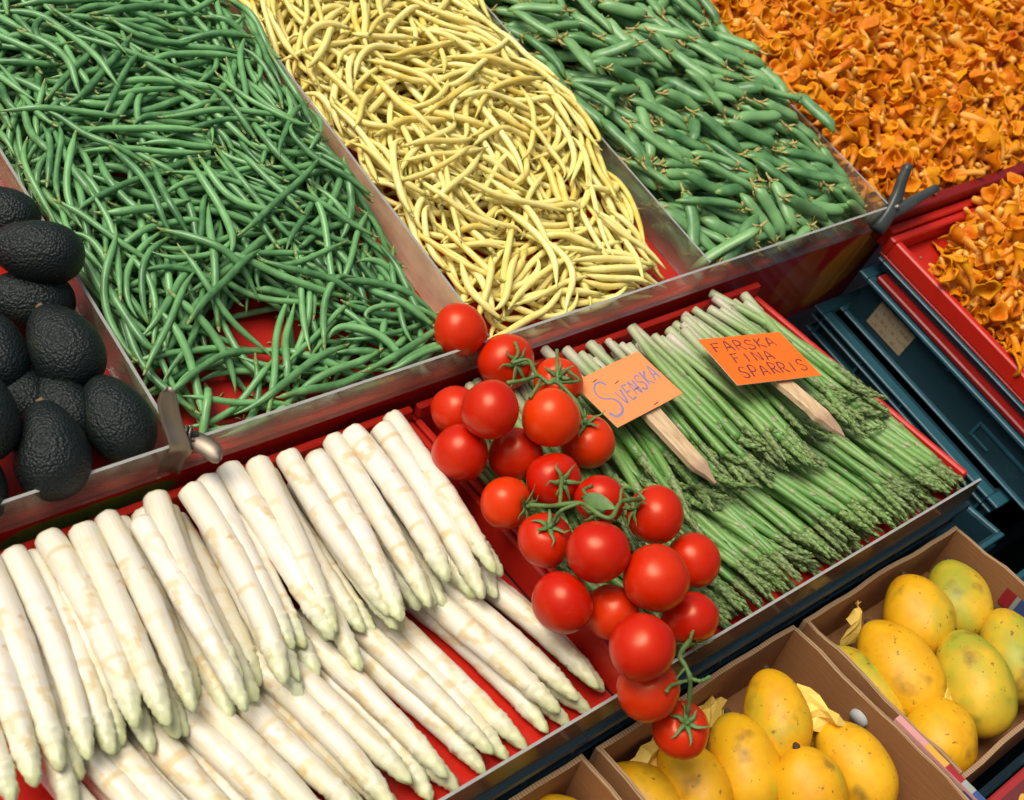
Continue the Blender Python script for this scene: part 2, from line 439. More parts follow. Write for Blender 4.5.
def spline(P, n):
    """Catmull-Rom through P"""
    P = np.asarray(P, float); Q = np.vstack([2 * P[0] - P[1], P, 2 * P[-1] - P[-2]])
    out = []
    for s in np.linspace(0, len(P) - 1 - 1e-9, n):
        i = int(s); f = s - i; p0, p1, p2, p3 = Q[i:i + 4]
        out.append(.5 * (2 * p1 + (p2 - p0) * f + (2 * p0 - 5 * p1 + 4 * p2 - p3) * f * f + (3 * p1 - p0 - 3 * p2 + p3) * f ** 3))
    return np.array(out)

# ------------------------------------------------------------------ piling: every piece is laid on the height of what is already there
class Pile:
    def __init__(s, x0, x1, y0, y1, floor, res=.0025):
        s.x0, s.x1, s.y0, s.y1, s.res = x0, x1, y0, y1, res
        s.nx = int((x1 - x0) / res) + 2; s.ny = int((y1 - y0) / res) + 2
        s.H = np.full((s.nx, s.ny), float(floor))
    def ij(s, xy):
        i = np.clip(((xy[..., 0] - s.x0) / s.res).astype(int), 0, s.nx - 1)
        j = np.clip(((xy[..., 1] - s.y0) / s.res).astype(int), 0, s.ny - 1)
        return i, j
    def at(s, xy): return s.H[s.ij(np.asarray(xy))]
    def lateral(s, xy):
        T = np.gradient(xy, axis=0); T /= np.linalg.norm(T, axis=1)[:, None] + 1e-12
        return np.stack([-T[:, 1], T[:, 0]], 1)
    def lay(s, xy, R, stiff=False, sink=0.0, iters=8, flat_=1.0):
        L = s.lateral(xy)
        h = np.max([s.at(xy + L * (R * o)[:, None]) for o in (-.7, 0, .7)], axis=0)
        n = len(xy)
        if stiff:
            t = np.linspace(-1, 1, n); b = (t @ (h - h.mean())) / (t @ t); b = np.clip(b, -.04, .04)
            z = b * t; z = z + np.max(h - z)
            z = z - sink
        else:
            z = h.copy()
            for _ in range(iters):
                mid = np.convolve(np.pad(z, 2, mode='edge'), [.15, .25, .2, .25, .15], 'valid')
                z = np.maximum(h - sink, mid)
        zc = z + R * flat_
        for f in (0, .33, .66):
            xx = xy[:-1] * (1 - f) + xy[1:] * f; zz = zc[:-1] * (1 - f) + zc[1:] * f; rr = R[:-1] * (1 - f) + R[1:] * f; ll = L[:-1]
            for o in (-.9, -.5, 0, .5, .9):
                i, j = s.ij(xx + ll * (rr * o)[:, None])
                np.maximum.at(s.H, (i, j), zz + rr * flat_ * math.sqrt(1 - o * o))
        return np.column_stack([xy, zc])

def visible_px(items, frame):
    """how many pixels of the picture each piece (points, radii) shows, nearer pieces hiding farther ones"""
    W_, H_ = 640, 500; sc = W_ / 1024
    F4 = np.array(frame); I = []; PX = []; D = []
    for k, (P, R) in enumerate(items):
        Q = project(P @ F4[:3, :3].T + F4[:3, 3])
        for (x, y, d), r in zip(Q, R):
            rp = max(1, r * FPX / d * sc)
            x *= sc; y *= sc
            if x < -rp or y < -rp or x > W_ + rp or y > H_ + rp: continue
            g = np.arange(-math.ceil(rp), math.ceil(rp) + 1)
            gx, gy = np.meshgrid(g, g); mk = gx * gx + gy * gy <= rp * rp
            px = (x + gx[mk]).astype(int); py = (y + gy[mk]).astype(int)
            ok = (px >= 0) & (py >= 0) & (px < W_) & (py < H_)
            c = py[ok] * W_ + px[ok]
            PX.append(c); I.append(np.full(len(c), k)); D.append(np.full(len(c), d))
    PX = np.concatenate(PX); I = np.concatenate(I); D = np.concatenate(D)
    o = np.argsort(-D, kind='stable'); buf = np.full(W_ * H_, -1); buf[PX[o]] = I[o]
    return np.bincount(buf[buf >= 0], minlength=len(items))

def near_frame(P, frame, margin=110):
    Q = project(np.atleast_2d(P) @ np.array(frame)[:3, :3].T + np.array(frame)[:3, 3])
    return np.any((Q[:, 0] > -margin) & (Q[:, 0] < 1024 + margin) & (Q[:, 1] > -margin) & (Q[:, 1] < 800 + margin))

# ================================================================== setting
g = solo('ground', [(-40, -40, 0), (40, -40, 0), (40, 40, 0), (-40, 40, 0)], [(0, 1, 2, 3)], 'asphalt', loc=(0, 0, 0), smooth=False)
g.location = (0, 0, -.52); g['kind'] = 'structure'

def wobble(V, amp, f=9., seed=0):
    V = np.asarray(V).copy(); s = seed * 1.7
    V[:, 0] += amp * np.sin(V[:, 1] * f * 2.3 + V[:, 2] * f * 3.1 + s)
    V[:, 1] += amp * np.sin(V[:, 0] * f * 2.1 + V[:, 2] * f * 2.7 + s * 2)
    V[:, 2] += amp * np.sin(V[:, 0] * f * 1.9 + V[:, 1] * f * 2.9 + s * 3)
    return V

# ------------------------------------------------------------------ upper shelf
b0 = (0, .53, 0)
t = thing('display_shelf', 'red tilted display shelf with a glossy dark red printed front below the beans', 'shelf', b0, MU)
V, F = bevel_box(-.25, 2.55, .5385, 1.5, -.014, 0, .002)
part('board', V, F, 'red_board', t, b0, smooth=False)
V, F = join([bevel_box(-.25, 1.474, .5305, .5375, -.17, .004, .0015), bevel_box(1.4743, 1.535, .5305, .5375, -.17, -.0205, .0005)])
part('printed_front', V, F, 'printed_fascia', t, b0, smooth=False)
V, F = bevel_box(1.478, 2.55, .520, .5375, -.02, .030, .002)
part('front_board', V, F, 'dark_red_board', t, b0, smooth=False)
V, F = bevel_box(1.478, 2.55, .506, .519, -.02, .012, .002)
part('front_ledge', V, F, 'red_tray', t, b0, smooth=False)

def panel(name, label, x0, x1, y0, y1, z0, z1, mat, cat, frame=MU):
    V, F = box(x0, x1, y0, y1, z0, z1)
    # the narrow rim (top and ends) catches the light
    mi = [0, 1, 0, 0, 0, 0]
    if (x1 - x0) < (y1 - y0): mi = [0, 1, 1, 0, 0, 0]
    o = solo(name, V, F, [mat, 'acrylic_edge'], frame, mi=mi, smooth=False)
    return tag(o, label, cat)
panel('clear_strip', 'long clear strip along the front of the shelf, below the beans and the pea pods', .402, 1.474, .5262, .5292, .001, .046, 'clear_acrylic', 'strip')
panel('clear_strip', 'clear strip in front of the avocados, left of the shiny metal clamp', -.2, .398, .5262, .5292, .001, .046, 'clear_acrylic', 'strip')
panel('bin_divider', 'clear divider between the avocados and the green beans', .3985, .4015, .5310, 1.25, .001, .048, 'clear_acrylic', 'divider')
panel('bin_divider', 'clear divider, peach floor reflection painted in, between the green beans and the yellow beans', .748, .7512, .5310, 1.30, .001, .050, 'floor_reflection_acrylic', 'divider')
panel('bin_divider', 'clear divider between the yellow beans and the pea pods', 1.0915, 1.0945, .5310, 1.30, .001, .050, 'clear_acrylic', 'divider')
panel('bin_divider', 'clear divider between the pea pods and the orange mushrooms', 1.4535, 1.4565, .5310, 1.25, .001, .050, 'clear_acrylic', 'divider')

# ------------------------------------------------------------------ spring clamps
def plate(path, width, wdir, thick=.0016, taper=1.0, curl=0.0):
    """bent sheet: path of points swept across wdir, with rounded end and slight channel shape"""
    P = spline(path, 14); wd = np.array(wdir, float); wd /= np.linalg.norm(wd)
    T = np.gradient(P, axis=0); T /= np.linalg.norm(T, axis=1)[:, None]
    N = np.cross(T, wd); N /= np.linalg.norm(N, axis=1)[:, None]
    m_ = 7; V = []
    n = len(P)
    for side in (1, -1):
        for i in range(n):
            f = i / (n - 1); wv = width * (1 + (taper - 1) * f)
            if f > .8: wv *= math.sqrt(max(.05, 1 - ((f - .8) / .21) ** 2))
            for j in range(m_):
                q = j / (m_ - 1) * 2 - 1
                V.append(P[i] + wd * (wv / 2 * q) + N[i] * (side * thick / 2 - curl * q * q))
    F = []
    K = n * m_
    for i in range(n - 1):
        for j in range(m_ - 1):
            a_ = i * m_ + j; F.append((a_, a_ + 1, a_ + m_ + 1, a_ + m_)); F.append((K + a_, K + a_ + m_, K + a_ + m_ + 1, K + a_ + 1))
        for j in (0, m_ - 1):
            a_ = i * m_ + j; F.append((a_, a_ + m_, K + a_ + m_, K + a_) if j == 0 else (a_, K + a_, K + a_ + m_, a_ + m_))
    for i in (0, n - 1):
        for j in range(m_ - 1):
            a_ = i * m_ + j; F.append((a_, K + a_, K + a_ + 1, a_ + 1) if i == 0 else (a_, a_ + 1, K + a_ + 1, K + a_))
    return np.array(V), F
pv = np.array((.406, .530, .050))
t = thing('spring_clamp', 'shiny steel spring clamp gripping the clear strips at the corner by the avocados', 'clamp', pv, MU)
wd = (.80, -.52, .12)
V, F = plate([pv + (-.010, -.004, -.042), pv + (-.008, -.004, -.018), pv + (-.006, -.008, -.002), pv + (-.008, .008, .014), pv + (-.010, .018, .032), pv + (-.008, .024, .046)], .019, wd, curl=.003, taper=.9)
part('handle', V, F, 'clamp_steel', t, pv)
V, F = plate([pv + (.002, .008, -.040), pv + (.003, .006, -.016), pv + (.004, .000, -.002), pv + (.009, -.012, .004), pv + (.014, -.026, .006), pv + (.016, -.036, .003)], .019, (.75, .25, .30), curl=.003, taper=.85)
part('handle', V, F, 'clamp_steel', t, pv)
wdn = np.array(wd) / np.linalg.norm(wd); e1 = np.cross(wdn, (0, 0, 1)); e1 /= np.linalg.norm(e1); e2 = np.cross(e1, wdn)
P = [pv + (0, .002, .004) + wdn * (-.009 + .018 * i / 70) + (e1 * math.cos(i * .45) + e2 * math.sin(i * .45)) * .0062 for i in range(71)]
V, F, _ = tube(P, .0011, 6); part('spring', V, F, 'clamp_steel', t, pv)
V, F, _ = tube([pv + (0, .002, .004) - wdn * .013, pv + (0, .002, .004) + wdn * .013], .0022, 10); part('pin', V, F, 'clamp_dark', t, pv)

pv = np.array((1.462, .524, .046))
t = thing('spring_clamp', 'dark grey clamp with two open arms at the corner between pea pods and mushrooms', 'clamp', pv, MU)
wd = (.25, .55, -.80)
def arm(pts, w0, w1, th):
    P = spline(pts, 12); n = len(P)
    wdv = np.array(wd) / np.linalg.norm(wd); V = []; F = []
    T = np.gradient(P, axis=0); T /= np.linalg.norm(T, axis=1)[:, None]; N = np.cross(T, wdv); N /= np.linalg.norm(N, axis=1)[:, None]
    for i in range(n):
        wv = w0 + (w1 - w0) * i / (n - 1)
        for (a_, b_) in ((-1, -.6), (-.6, -1), (.6, -1), (1, -.6), (1, .6), (.6, 1), (-.6, 1), (-1, .6)):
            V.append(P[i] + N[i] * a_ * wv / 2 + wdv * b_ * th / 2)
    for i in range(n - 1):
        for j in range(8): F.append((i * 8 + j, i * 8 + (j + 1) % 8, i * 8 + 8 + (j + 1) % 8, i * 8 + 8 + j))
    F.append(tuple(range(8))[::-1]); F.append(tuple(range(n * 8 - 8, n * 8)))
    return np.array(V), F
V, F = arm([pv + (-.022, -.010, -.028), pv + (-.006, -.003, -.008), pv + (.012, .010, .010), pv + (.021, .021, .026), pv + (.030, .031, .044)], .020, .011, .013)
part('arm', V, F, 'clamp_dark', t, pv)
V, F = arm([pv + (-.018, .004, -.030), pv + (-.004, -.002, -.010), pv + (.022, -.004, .002), pv + (.052, -.002, .008), pv + (.084, -.002, .018)], .020, .011, .0135)
part('arm', V, F, 'clamp_dark', t, pv)
V, F, _ = tube([pv + (.003, .0, .000) - np.array(wd) * .010, pv + (.003, 0, .000) + np.array(wd) * .010], .0032, 10); part('rivet', V, F, 'clamp_steel', t, pv)

# ------------------------------------------------------------------ trays and crates
def ring(x0, x1, y0, y1, z0, z1, w_, b=.0015, sides='fblr'):
    ps = []
    if 'f' in sides: ps.append(bevel_box(x0, x1, y0, y0 + w_, z0, z1, b))
    if 'b' in sides: ps.append(bevel_box(x0, x1, y1 - w_, y1, z0, z1, b))
    if 'l' in sides: ps.append(bevel_box(x0, x0 + w_, y0 + w_ + .0002, y1 - w_ - .0002, z0, z1, b))
    if 'r' in sides: ps.append(bevel_box(x1 - w_, x1, y0 + w_ + .0002, y1 - w_ - .0002, z0, z1, b))
    return join(ps)
def red_tray(label, x0, x1, y0, y1, zf, zr, frame, mat='red_tray', front=True, rim=.011):
    base = ((x0 + x1) / 2, (y0 + y1) / 2, zf - .004)
    t = thing('red_tray', label, 'tray', base, frame)
    V, F = bevel_box(x0 + .001, x1 - .001, y0 + .001, y1 - .001, zf - .004, zf, .001)
    part('floor', V, F, mat, t, base, smooth=False)
    V, F = ring(x0, x1, y0, y1, zf + .0005, zr, rim, .0022, 'fblr' if front else 'blr')
    part('rim', V, F, mat, t, base, smooth=False)
    if not front:
        V, F = bevel_box(x0 + .002, x1 - .002, y1 - .0095, y1 - .0005, zr + .0004, zr + .017, .002)
        part('back_ledge', V, F, mat, t, base, smooth=False)
        V, F = bevel_box(x0 + rim + .001, x1 - rim - .001, y0, y0 + .006, zf + .0005, zf + .006, .0015)
        part('front_lip', V, F, mat, t, base, smooth=False)
    return t
red_tray('red tray under the white asparagus', .07, .6645, .158, .5215, -.074, -.030, MW, front=False, rim=.007)
red_tray('red tray under the green asparagus', .6675, 1.2145, .158, .5215, -.074, -.030, MW, front=False, rim=.008)
panel('smoky_strip', 'smoky clear strip in front of the white asparagus tips', .07, .655, .1500, .1528, -.064, -.028, 'smoky_acrylic', 'strip', MW)
panel('smoky_strip', 'smoky clear strip in front of the green asparagus tips', .668, 1.2150, .1500, .1528, -.064, -.028, 'smoky_acrylic', 'strip', MW)

def crate(label, x0, x1, y0, y1, z0, z1, flanges, frame, mats=('teal_plastic', 'teal_rim'), hole=None, ribstep=.075, ribs=None):
    """stacking crate: walls, floor, ring flanges (z, thickness, how far they stand out) and vertical ribs between them"""
    base = ((x0 + x1) / 2, (y0 + y1) / 2, z0)
    t = thing('plastic_crate', label, 'crate', base, frame)
    w_ = .005; ps = []
    ps.append(box(x0, x1, y0, y1, z0, z0 + .004))
    za = z0 + .0045
    ps.append(box(x0 + w_, x1 - w_, y0, y0 + w_, za, z1)); ps.append(box(x0 + w_, x1 - w_, y1 - w_, y1, za, z1)); ps.append(box(x1 - w_, x1, y0, y1, za, z1))
    if hole:
        ya, yb, zc, zd = hole
        ps += [box(x0, x0 + w_, y0, ya, za, z1), box(x0, x0 + w_, yb, y1, za, z1), box(x0, x0 + w_, ya, yb, za, zc), box(x0, x0 + w_, ya, yb, zd, z1)]
    else: ps.append(box(x0, x0 + w_, y0, y1, za, z1))
    body = ps
    for (zf, th, pr) in flanges:
        V, F = ring(x0 - pr, x1 + pr, y0 - pr, y1 + pr, zf - th / 2, zf + th / 2, pr + .001, min(.0012, th / 3))
        part('rim', V, F, mats[1], t, base, smooth=False)
    ps = []
    for (ra, rb, pr) in (ribs or []):
        n = int((y1 - y0) / ribstep)
        for i in range(n + 1):
            y = y0 + .004 + (y1 - y0 - .008) * i / n; ps.append(box(x0 - pr, x0 - .0002, y - .002, y + .002, ra, rb))
        n = int((x1 - x0) / ribstep)
        for i in range(n + 1):
            x = x0 + .004 + (x1 - x0 - .008) * i / n; ps.append(box(x - .002, x + .002, y0 - pr, y0 - .0002, ra, rb))
    V, F = join(body + ps); mi = [0] * (6 * len(body)) + [1] * (6 * len(ps))
    part('body', V, F, list(mats), t, base, smooth=False, mi=mi)
    return t
navy = ('navy_plastic', 'teal_plastic')
crate('dark plastic crate carrying the white asparagus tray', .071, .6585, .156, .520, -.30, -.080, [(-.074, .010, .010), (-.100, .004, .008)], MW, navy, ribs=[(-.0975, -.0795, .007)], ribstep=.058)
crate('dark plastic crate carrying the green asparagus tray', .671, 1.2135, .156, .520, -.30, -.080, [(-.074, .010, .010), (-.100, .004, .008)], MW, navy, ribs=[(-.0975, -.0795, .007)], ribstep=.058)
crate('dark plastic crate on the ground beneath the white asparagus crate', .071, .6585, .156, .520, -.518, -.302, [(-.310, .008, .010)], MW, navy)
crate('dark plastic crate on the ground beneath the green asparagus crate', .671, 1.2135, .156, .520, -.518, -.302, [(-.310, .008, .010)], MW, navy)
# stack to the right, tilted with the shelf
red_tray('red tray of orange mushrooms standing in front of the shelf on dark crates', 1.470, 2.30, -.20, .5045, -.020, .008, MU, rim=.012)
V, F = bevel_box(1.4555, 2.28, -.19, .478, -.049, -.040, .002)
tag(solo('red_bar', V, F, 'dark_red_board', MU, smooth=False), 'thin dark red lid between two dark crates, only its edge showing', 'bar')
t = crate('shallow dark teal crate just below the red mushroom tray', 1.474, 2.29, -.18, .490, -.0395, -.0245, [(-.0268, .003, .008)], MU)
t = crate('dark teal crate with a paper label on its side', 1.466, 2.28, -.18, .486, -.133, -.054, [(-.054, .006, .016), (-.126, .004, .008)], MU, ribs=[(-.0625, -.0575, .012)], ribstep=.16)
base = ((1.466 + 2.28) / 2, (-.18 + .486) / 2, -.133)
# moulded handle outline on the side of that crate
ps = [box(1.4635, 1.4658, .10, .235, -.090, -.086), box(1.4635, 1.4658, .2355, .2395, -.112, -.086), box(1.4635, 1.4658, .205, .2350, -.112, -.109)]
V, F = join(ps); part('handle_outline', V, F, 'teal_rim', t, base, smooth=False)
V, F = box(1.4642, 1.4655, .383, .452, -.112, -.070)
part('paper_label', V, F, 'label_paper', t, base, smooth=False)
t = crate('dark teal crate with ribbed double rim and an open hand hole, below the labelled crate', 1.452, 1.98, .155, .500, -.315, -.137,
      [(-.140, .005, .018), (-.156, .004, .015), (-.180, .004, .012)], MU, hole=(.245, .375, -.235, -.195), ribs=[(-.1535, -.143, .013), (-.1775, -.1585, .011)], ribstep=.086)
t = crate('lowest dark teal crate with a ribbed rim, standing on the ground', 1.425, 1.98, .120, .500, -.50, -.318,
      [(-.3185, .005, .016), (-.340, .004, .012)], MU, ribs=[(-.3375, -.322, .010)], ribstep=.086)
t = crate('empty dark crate in the gap right of the green asparagus tray', 1.232, 1.405, .14, .50, -.518, -.215, [(-.215, .006, .006), (-.235, .004, .005)], MW)
t = crate('dark crate behind the mango boxes under the teal stack corner', 1.40, 1.98, -.30, .085, -.515, -.25, [(-.252, .006, .008)], MW)

# ------------------------------------------------------------------ cardboard mango boxes
def slab(p0, p1, z0, z1, nrm, th, seed, amp=.0016):
    """board wall from p0 to p1 (xy), thickness th towards nrm, slightly buckled; material 1 = the cut top edge"""
    n, k = 16, 5; V = []; F = []; mi = []
    p0 = np.array(p0, float); p1 = np.array(p1, float); nv = np.array(nrm, float)
    r_ = np.random.default_rng(seed); ph = r_.uniform(0, 6, 4)
    for s in (0, 1):
        for j in range(k):
            for i in range(n):
                f = i / (n - 1); h = j / (k - 1); q = p0 + (p1 - p0) * f
                e_ = 4 * f * (1 - f)
                d_ = amp * e_ * h * (math.sin(f * 7 + ph[0]) + .6 * math.sin(f * 17 + ph[1]))
                zz = z0 + (z1 - z0) * h + (.0011 * math.sin(f * 11 + ph[2]) + .0007 * math.sin(f * 29 + ph[3])) * (h == 1)
                V.append((*(q + nv * (s * th + d_)), zz))
    K = n * k
    for j in range(k - 1):
        for i in range(n - 1):
            a_ = j * n + i; F.append((a_, a_ + 1, a_ + n + 1, a_ + n)); mi.append(0); F.append((K + a_, K + a_ + n, K + a_ + n + 1, K + a_ + 1)); mi.append(0)
    for i in range(n - 1):
        a_ = (k - 1) * n + i; F.append((a_, a_ + 1, K + a_ + 1, K + a_)); mi.append(1)
        F.append((i, K + i, K + i + 1, i + 1)); mi.append(0)
    for j in range(k - 1):
        for i in (0, n - 1):
            a_ = j * n + i; F.append((a_, a_ + n, K + a_ + n, K + a_) if i == 0 else (a_, K + a_, K + a_ + n, a_ + n)); mi.append(1)
    return np.array(V), F, mi
def carton(label, x0, x1, y0, y1, z0, z1, seed):
    base = ((x0 + x1) / 2, (y0 + y1) / 2, z0); th = .005
    t = thing('cardboard_box', label, 'box', base)
    V, F = box(x0, x1, y0, y1, z0, z0 + .004); part('base', V, F, 'cardboard', t, base, smooth=False)
    za = z0 + .0045
    for i, (p0, p1, nv, zt) in enumerate((((x0, y1 - .0001), (x1, y1 - .0001), (0, -1), z1), ((x0, y0), (x1, y0), (0, 1), z1 - .003),
                                      ((x0, y0 + th + .0003), (x0, y1 - th - .0004), (1, 0), z1 + .002), ((x1 - th, y0 + th + .0003), (x1 - th, y1 - th - .0004), (1, 0), z1 + .001))):
        V, F, mi = slab(p0, p1, za, zt, nv, th, seed * 10 + i); part('wall', V, F, ['cardboard', 'cardboard_edge'], t, base, smooth=False, mi=mi)
    return t
bx1 = carton('open cardboard box of yellow mangoes directly under the hanging tomato', .6220, .9060, -.115, .1440, -.176, -.095, 1)
bx2 = carton('open cardboard box of yellow and greenish mangoes at the right edge', .9195, 1.2060, -.0700, .1425, -.176, -.095, 2)
bx3 = carton('cardboard box at the bottom edge, left of the other mango boxes, mostly out of view', .32, .6070, -.115, .1460, -.176, -.095, 3)
def deck(label, x0, x1, y0, y1):
    return crate(label, x0, x1, y0, y1, -.518, -.178, [(-.182, .006, .004)], MW, navy)
deck('dark crate on the ground carrying the left mango boxes', .33, .915, -.12, .138)
deck('dark crate on the ground carrying the right mango box', .930, 1.215, -.085, .138)
base = ((.9195 + 1.2060) / 2, (-.07 + .1425) / 2, -.176)
# printed flap standing between the two boxes, and the small stickers inside
def stripes(name, P0, U_, V_, rows, parent, base, th=(0, 0, 0)):
    Vs = []; Fs = []; mi = []; mats = []
    for (a0, a1, b0, b1, skew, mt) in rows:
        q = [(a0, b0), (a1, b0), (a1 + skew, b1), (a0 + skew, b1)]; n = len(Vs)
        for (u, v) in q: Vs.append(np.array(P0) + np.array(U_) * u + np.array(V_) * v)
        Fs.append((n, n + 1, n + 2, n + 3))
        if mt not in mats: mats.append(mt)
        mi.append(mats.index(mt))
    part(name, np.array(Vs), Fs, mats, parent, base, smooth=False, mi=mi)
V, F = box(.9085, .9170, -.105, .010, -.165, -.0905)
fl = part('printed_flap', V, F, 'print_pink', bx2, base, smooth=False)
stripes('printed_stripes', (.9082, -.104, -.160), (0, .106, 0), (0, 0, .066), [(0, .20, 0, 1, .05, 'print_blue'), (.205, .32, 0, 1, .05, 'print_grey'), (.325, .55, 0, 1, .05, 'print_red'), (.555, .95, 0, .6, .02, 'print_yellow')], bx2, base)
stripes('printed_stripes', (.9087, -.1045, -.0902), (.0081, 0, 0), (0, .108, 0), [(0, 1, 0, .18, 0, 'print_blue'), (0, 1, .182, .30, 0, 'print_grey'), (0, 1, .302, .48, 0, 'print_red'), (0, 1, .482, .72, 0, 'print_yellow'), (0, 1, .722, 1, 0, 'print_pink')], bx2, base)
stripes('sticker', (1.2000, .018, -.134), (0, .036, 0), (-.001, 0, .026), [(0, .45, 0, 1, 0, 'print_blue'), (.455, .60, 0, 1, 0, 'print_grey'), (.605, 1, 0, 1, 0, 'print_red')], bx2, base)
P = [(math.cos(q / 20 * 2 * PI) * .0105, math.sin(q / 20 * 2 * PI) * .0085) for q in range(20)]
V = np.array([(.9005 - .0, .036 + x, -.118 + z) for x, z in P] + [(.8960, .036 + x * .85, -.118 + z * .85) for x, z in P])
F = [tuple(range(20, 40))] + [(i, (i + 1) % 20, 20 + (i + 1) % 20, 20 + i) for i in range(20)]
part('white_plug', V, F, 'white_plug', bx1, ((.6220 + .9060) / 2, (-.115 + .1440) / 2, -.176))
# closed printed box in the bottom right corner
base = (1.12, -.2, -.45)
t = thing('printed_carton', 'closed maroon carton with printed fruit on its lid in the bottom right corner', 'carton', base)
V, F = bevel_box(.915, 1.32, -.36, -.098, -.45, -.118, .003); part('body', V, F, 'print_maroon', t, base, smooth=False)
V, F = bevel_box(.912, 1.323, -.363, -.0955, -.117, -.108, .002); part('lid', V, F, 'print_red', t, base, smooth=False)
V, F = box(.922, 1.31, -.35, -.1035, -.1075, -.1072); part('printed_picture', V, F, 'print_maroon', t, base, smooth=False)
def blob(cx, cy, rx, ry, rot, z, n=18):
    return np.array([(cx + math.cos(rot) * rx * math.cos(q) - math.sin(rot) * ry * math.sin(q), cy + math.sin(rot) * rx * math.cos(q) + math.cos(rot) * ry * math.sin(q), z) for q in np.linspace(0, 2 * PI, n, endpoint=False)])
for (cx, cy, rx, ry, rot, mt, dz) in ((.985, -.116, .022, .007, .5, 'print_green', 0), (.958, -.124, .020, .006, .6, 'print_yellow', .0002), (1.02, -.140, .030, .016, .3, 'print_grey', .0001), (1.035, -.112, .010, .004, .2, 'print_grey', .0003), (.94, -.14, .02, .008, .8, 'print_green', .0001)):
    V = blob(cx, cy, rx, ry, rot, -.1068 + dz); part('printed_fruit', V, [tuple(range(len(V)))], mt, t, base, smooth=False)

# ================================================================== beans and pods
def arc_path(cx, cy, ang, L, bend, hook, n):
    """curved path of length L centred on (cx, cy); bend = total turn, hook = extra turn near the tip"""
    s = np.linspace(0, 1, n); th = ang + bend * (s - .5) + hook * np.clip((s - .72) / .28, 0, 1) ** 2 + .12 * np.sin(s * 7 + cx * 90)
    d = L / (n - 1); x = np.concatenate([[0], np.cumsum(np.cos(th[:-1]) * d)]); y = np.concatenate([[0], np.cumsum(np.sin(th[:-1]) * d)])
    P = np.column_stack([x, y]); P += np.array([cx, cy]) - P.mean(0); return P
def bean_radius(n, r0, seed):
    t = np.linspace(0, 1, n)
    r = r0 * np.clip(t / .14, .62, 1) * np.clip((1 - t) / .26, .0, 1) ** .7
    r = np.maximum(r, r0 * .16) * (1 + .04 * np.sin(t * 38 + seed) * (t > .08) * (t < .9))
    return r
def heap(pile, target, n, shape, inside, K=14, sink=.0012, flat_=1., iters=8, smooth=True, stiff=False):
    """lay n pieces one after another where the heap is still lowest against the wanted height"""
    out = []
    for q in range(n):
        best = None
        for k in range(K):
            P, R = shape(q)
            if not inside(P): continue
            tg = target(P); d_ = (pile.at(P) - tg)
            sc = d_.mean() + .5 * d_.max()
            if best is None or sc < best[0]: best = (sc, P, R, d_)
        if best is None or best[3].mean() > -.003: continue
        C3 = pile.lay(best[1], best[2], sink=sink, flat_=flat_, iters=iters, stiff=stiff)
        if smooth:
            for _ in range(3):
                C3[1:-1] = .25 * C3[:-2] + .5 * C3[1:-1] + .25 * C3[2:]
            m_ = 26; R3 = np.interp(np.linspace(0, 1, m_), np.linspace(0, 1, len(C3)), best[2]); C3 = spline(C3, m_); out.append((C3, R3))
        else: out.append((C3, best[2]))
    return out
def finish(items, frame, nind, build_ind, build_stuff):
    v = visible_px(items, frame)
    order = np.argsort(-v)
    ind = [i for i in order[:nind] if v[i] > 0]; s = set(ind)
    rest = [i for i in range(len(items)) if i not in s and near_frame(items[i][0], frame)]
    for i in ind: build_ind(i)
    if rest: build_stuff(rest)
    return len(ind), len(rest)

def bean_family(name, items, frame, k, mat, label, group, stuffname, stufflabel, cat):
    rnds = rng.uniform(0, 1, len(items))
    def stalk(P, r0):
        d_ = P[0] - P[1]; d_ /= np.linalg.norm(d_)
        sp = np.array([P[0] - d_ * .002, P[0] + d_ * .002, P[0] + d_ * .004 + (0, 0, .0006), P[0] + d_ * .0065 + (0, 0, .0016)])
        return tube(sp, np.array([.60, .44, .28, .22]) * r0, 6)
    def ind(i):
        P, R = items[i]; b = P.mean(0); r0 = R.max()
        t = thing(name, label, cat, b, frame, group)
        V, F, tt = tube(P, R, k); part('pod', V, F, mat, t, b, attrs={'t': tt, 'rnd': np.full(len(V), rnds[i])})
        V, F, tt = stalk(P, r0); part('stalk', V, F, mat + '_stalk', t, b, attrs={'t': tt, 'rnd': np.full(len(V), rnds[i])})
    def stuff(idx):
        ps = []; T = []; Rn = []
        for i in idx:
            P, R = items[i]; V, F, tt = tube(P, R, max(6, k - 2)); ps.append((V, F)); T.append(tt); Rn.append(np.full(len(V), rnds[i]))
        V, F = join(ps)
        o = solo(stuffname, V, F, mat, frame, attrs={'t': np.concatenate(T), 'rnd': np.concatenate(Rn)})
        tag(o, stufflabel, cat, None, 'stuff')
    print(name, finish(items, frame, 300, ind, stuff))

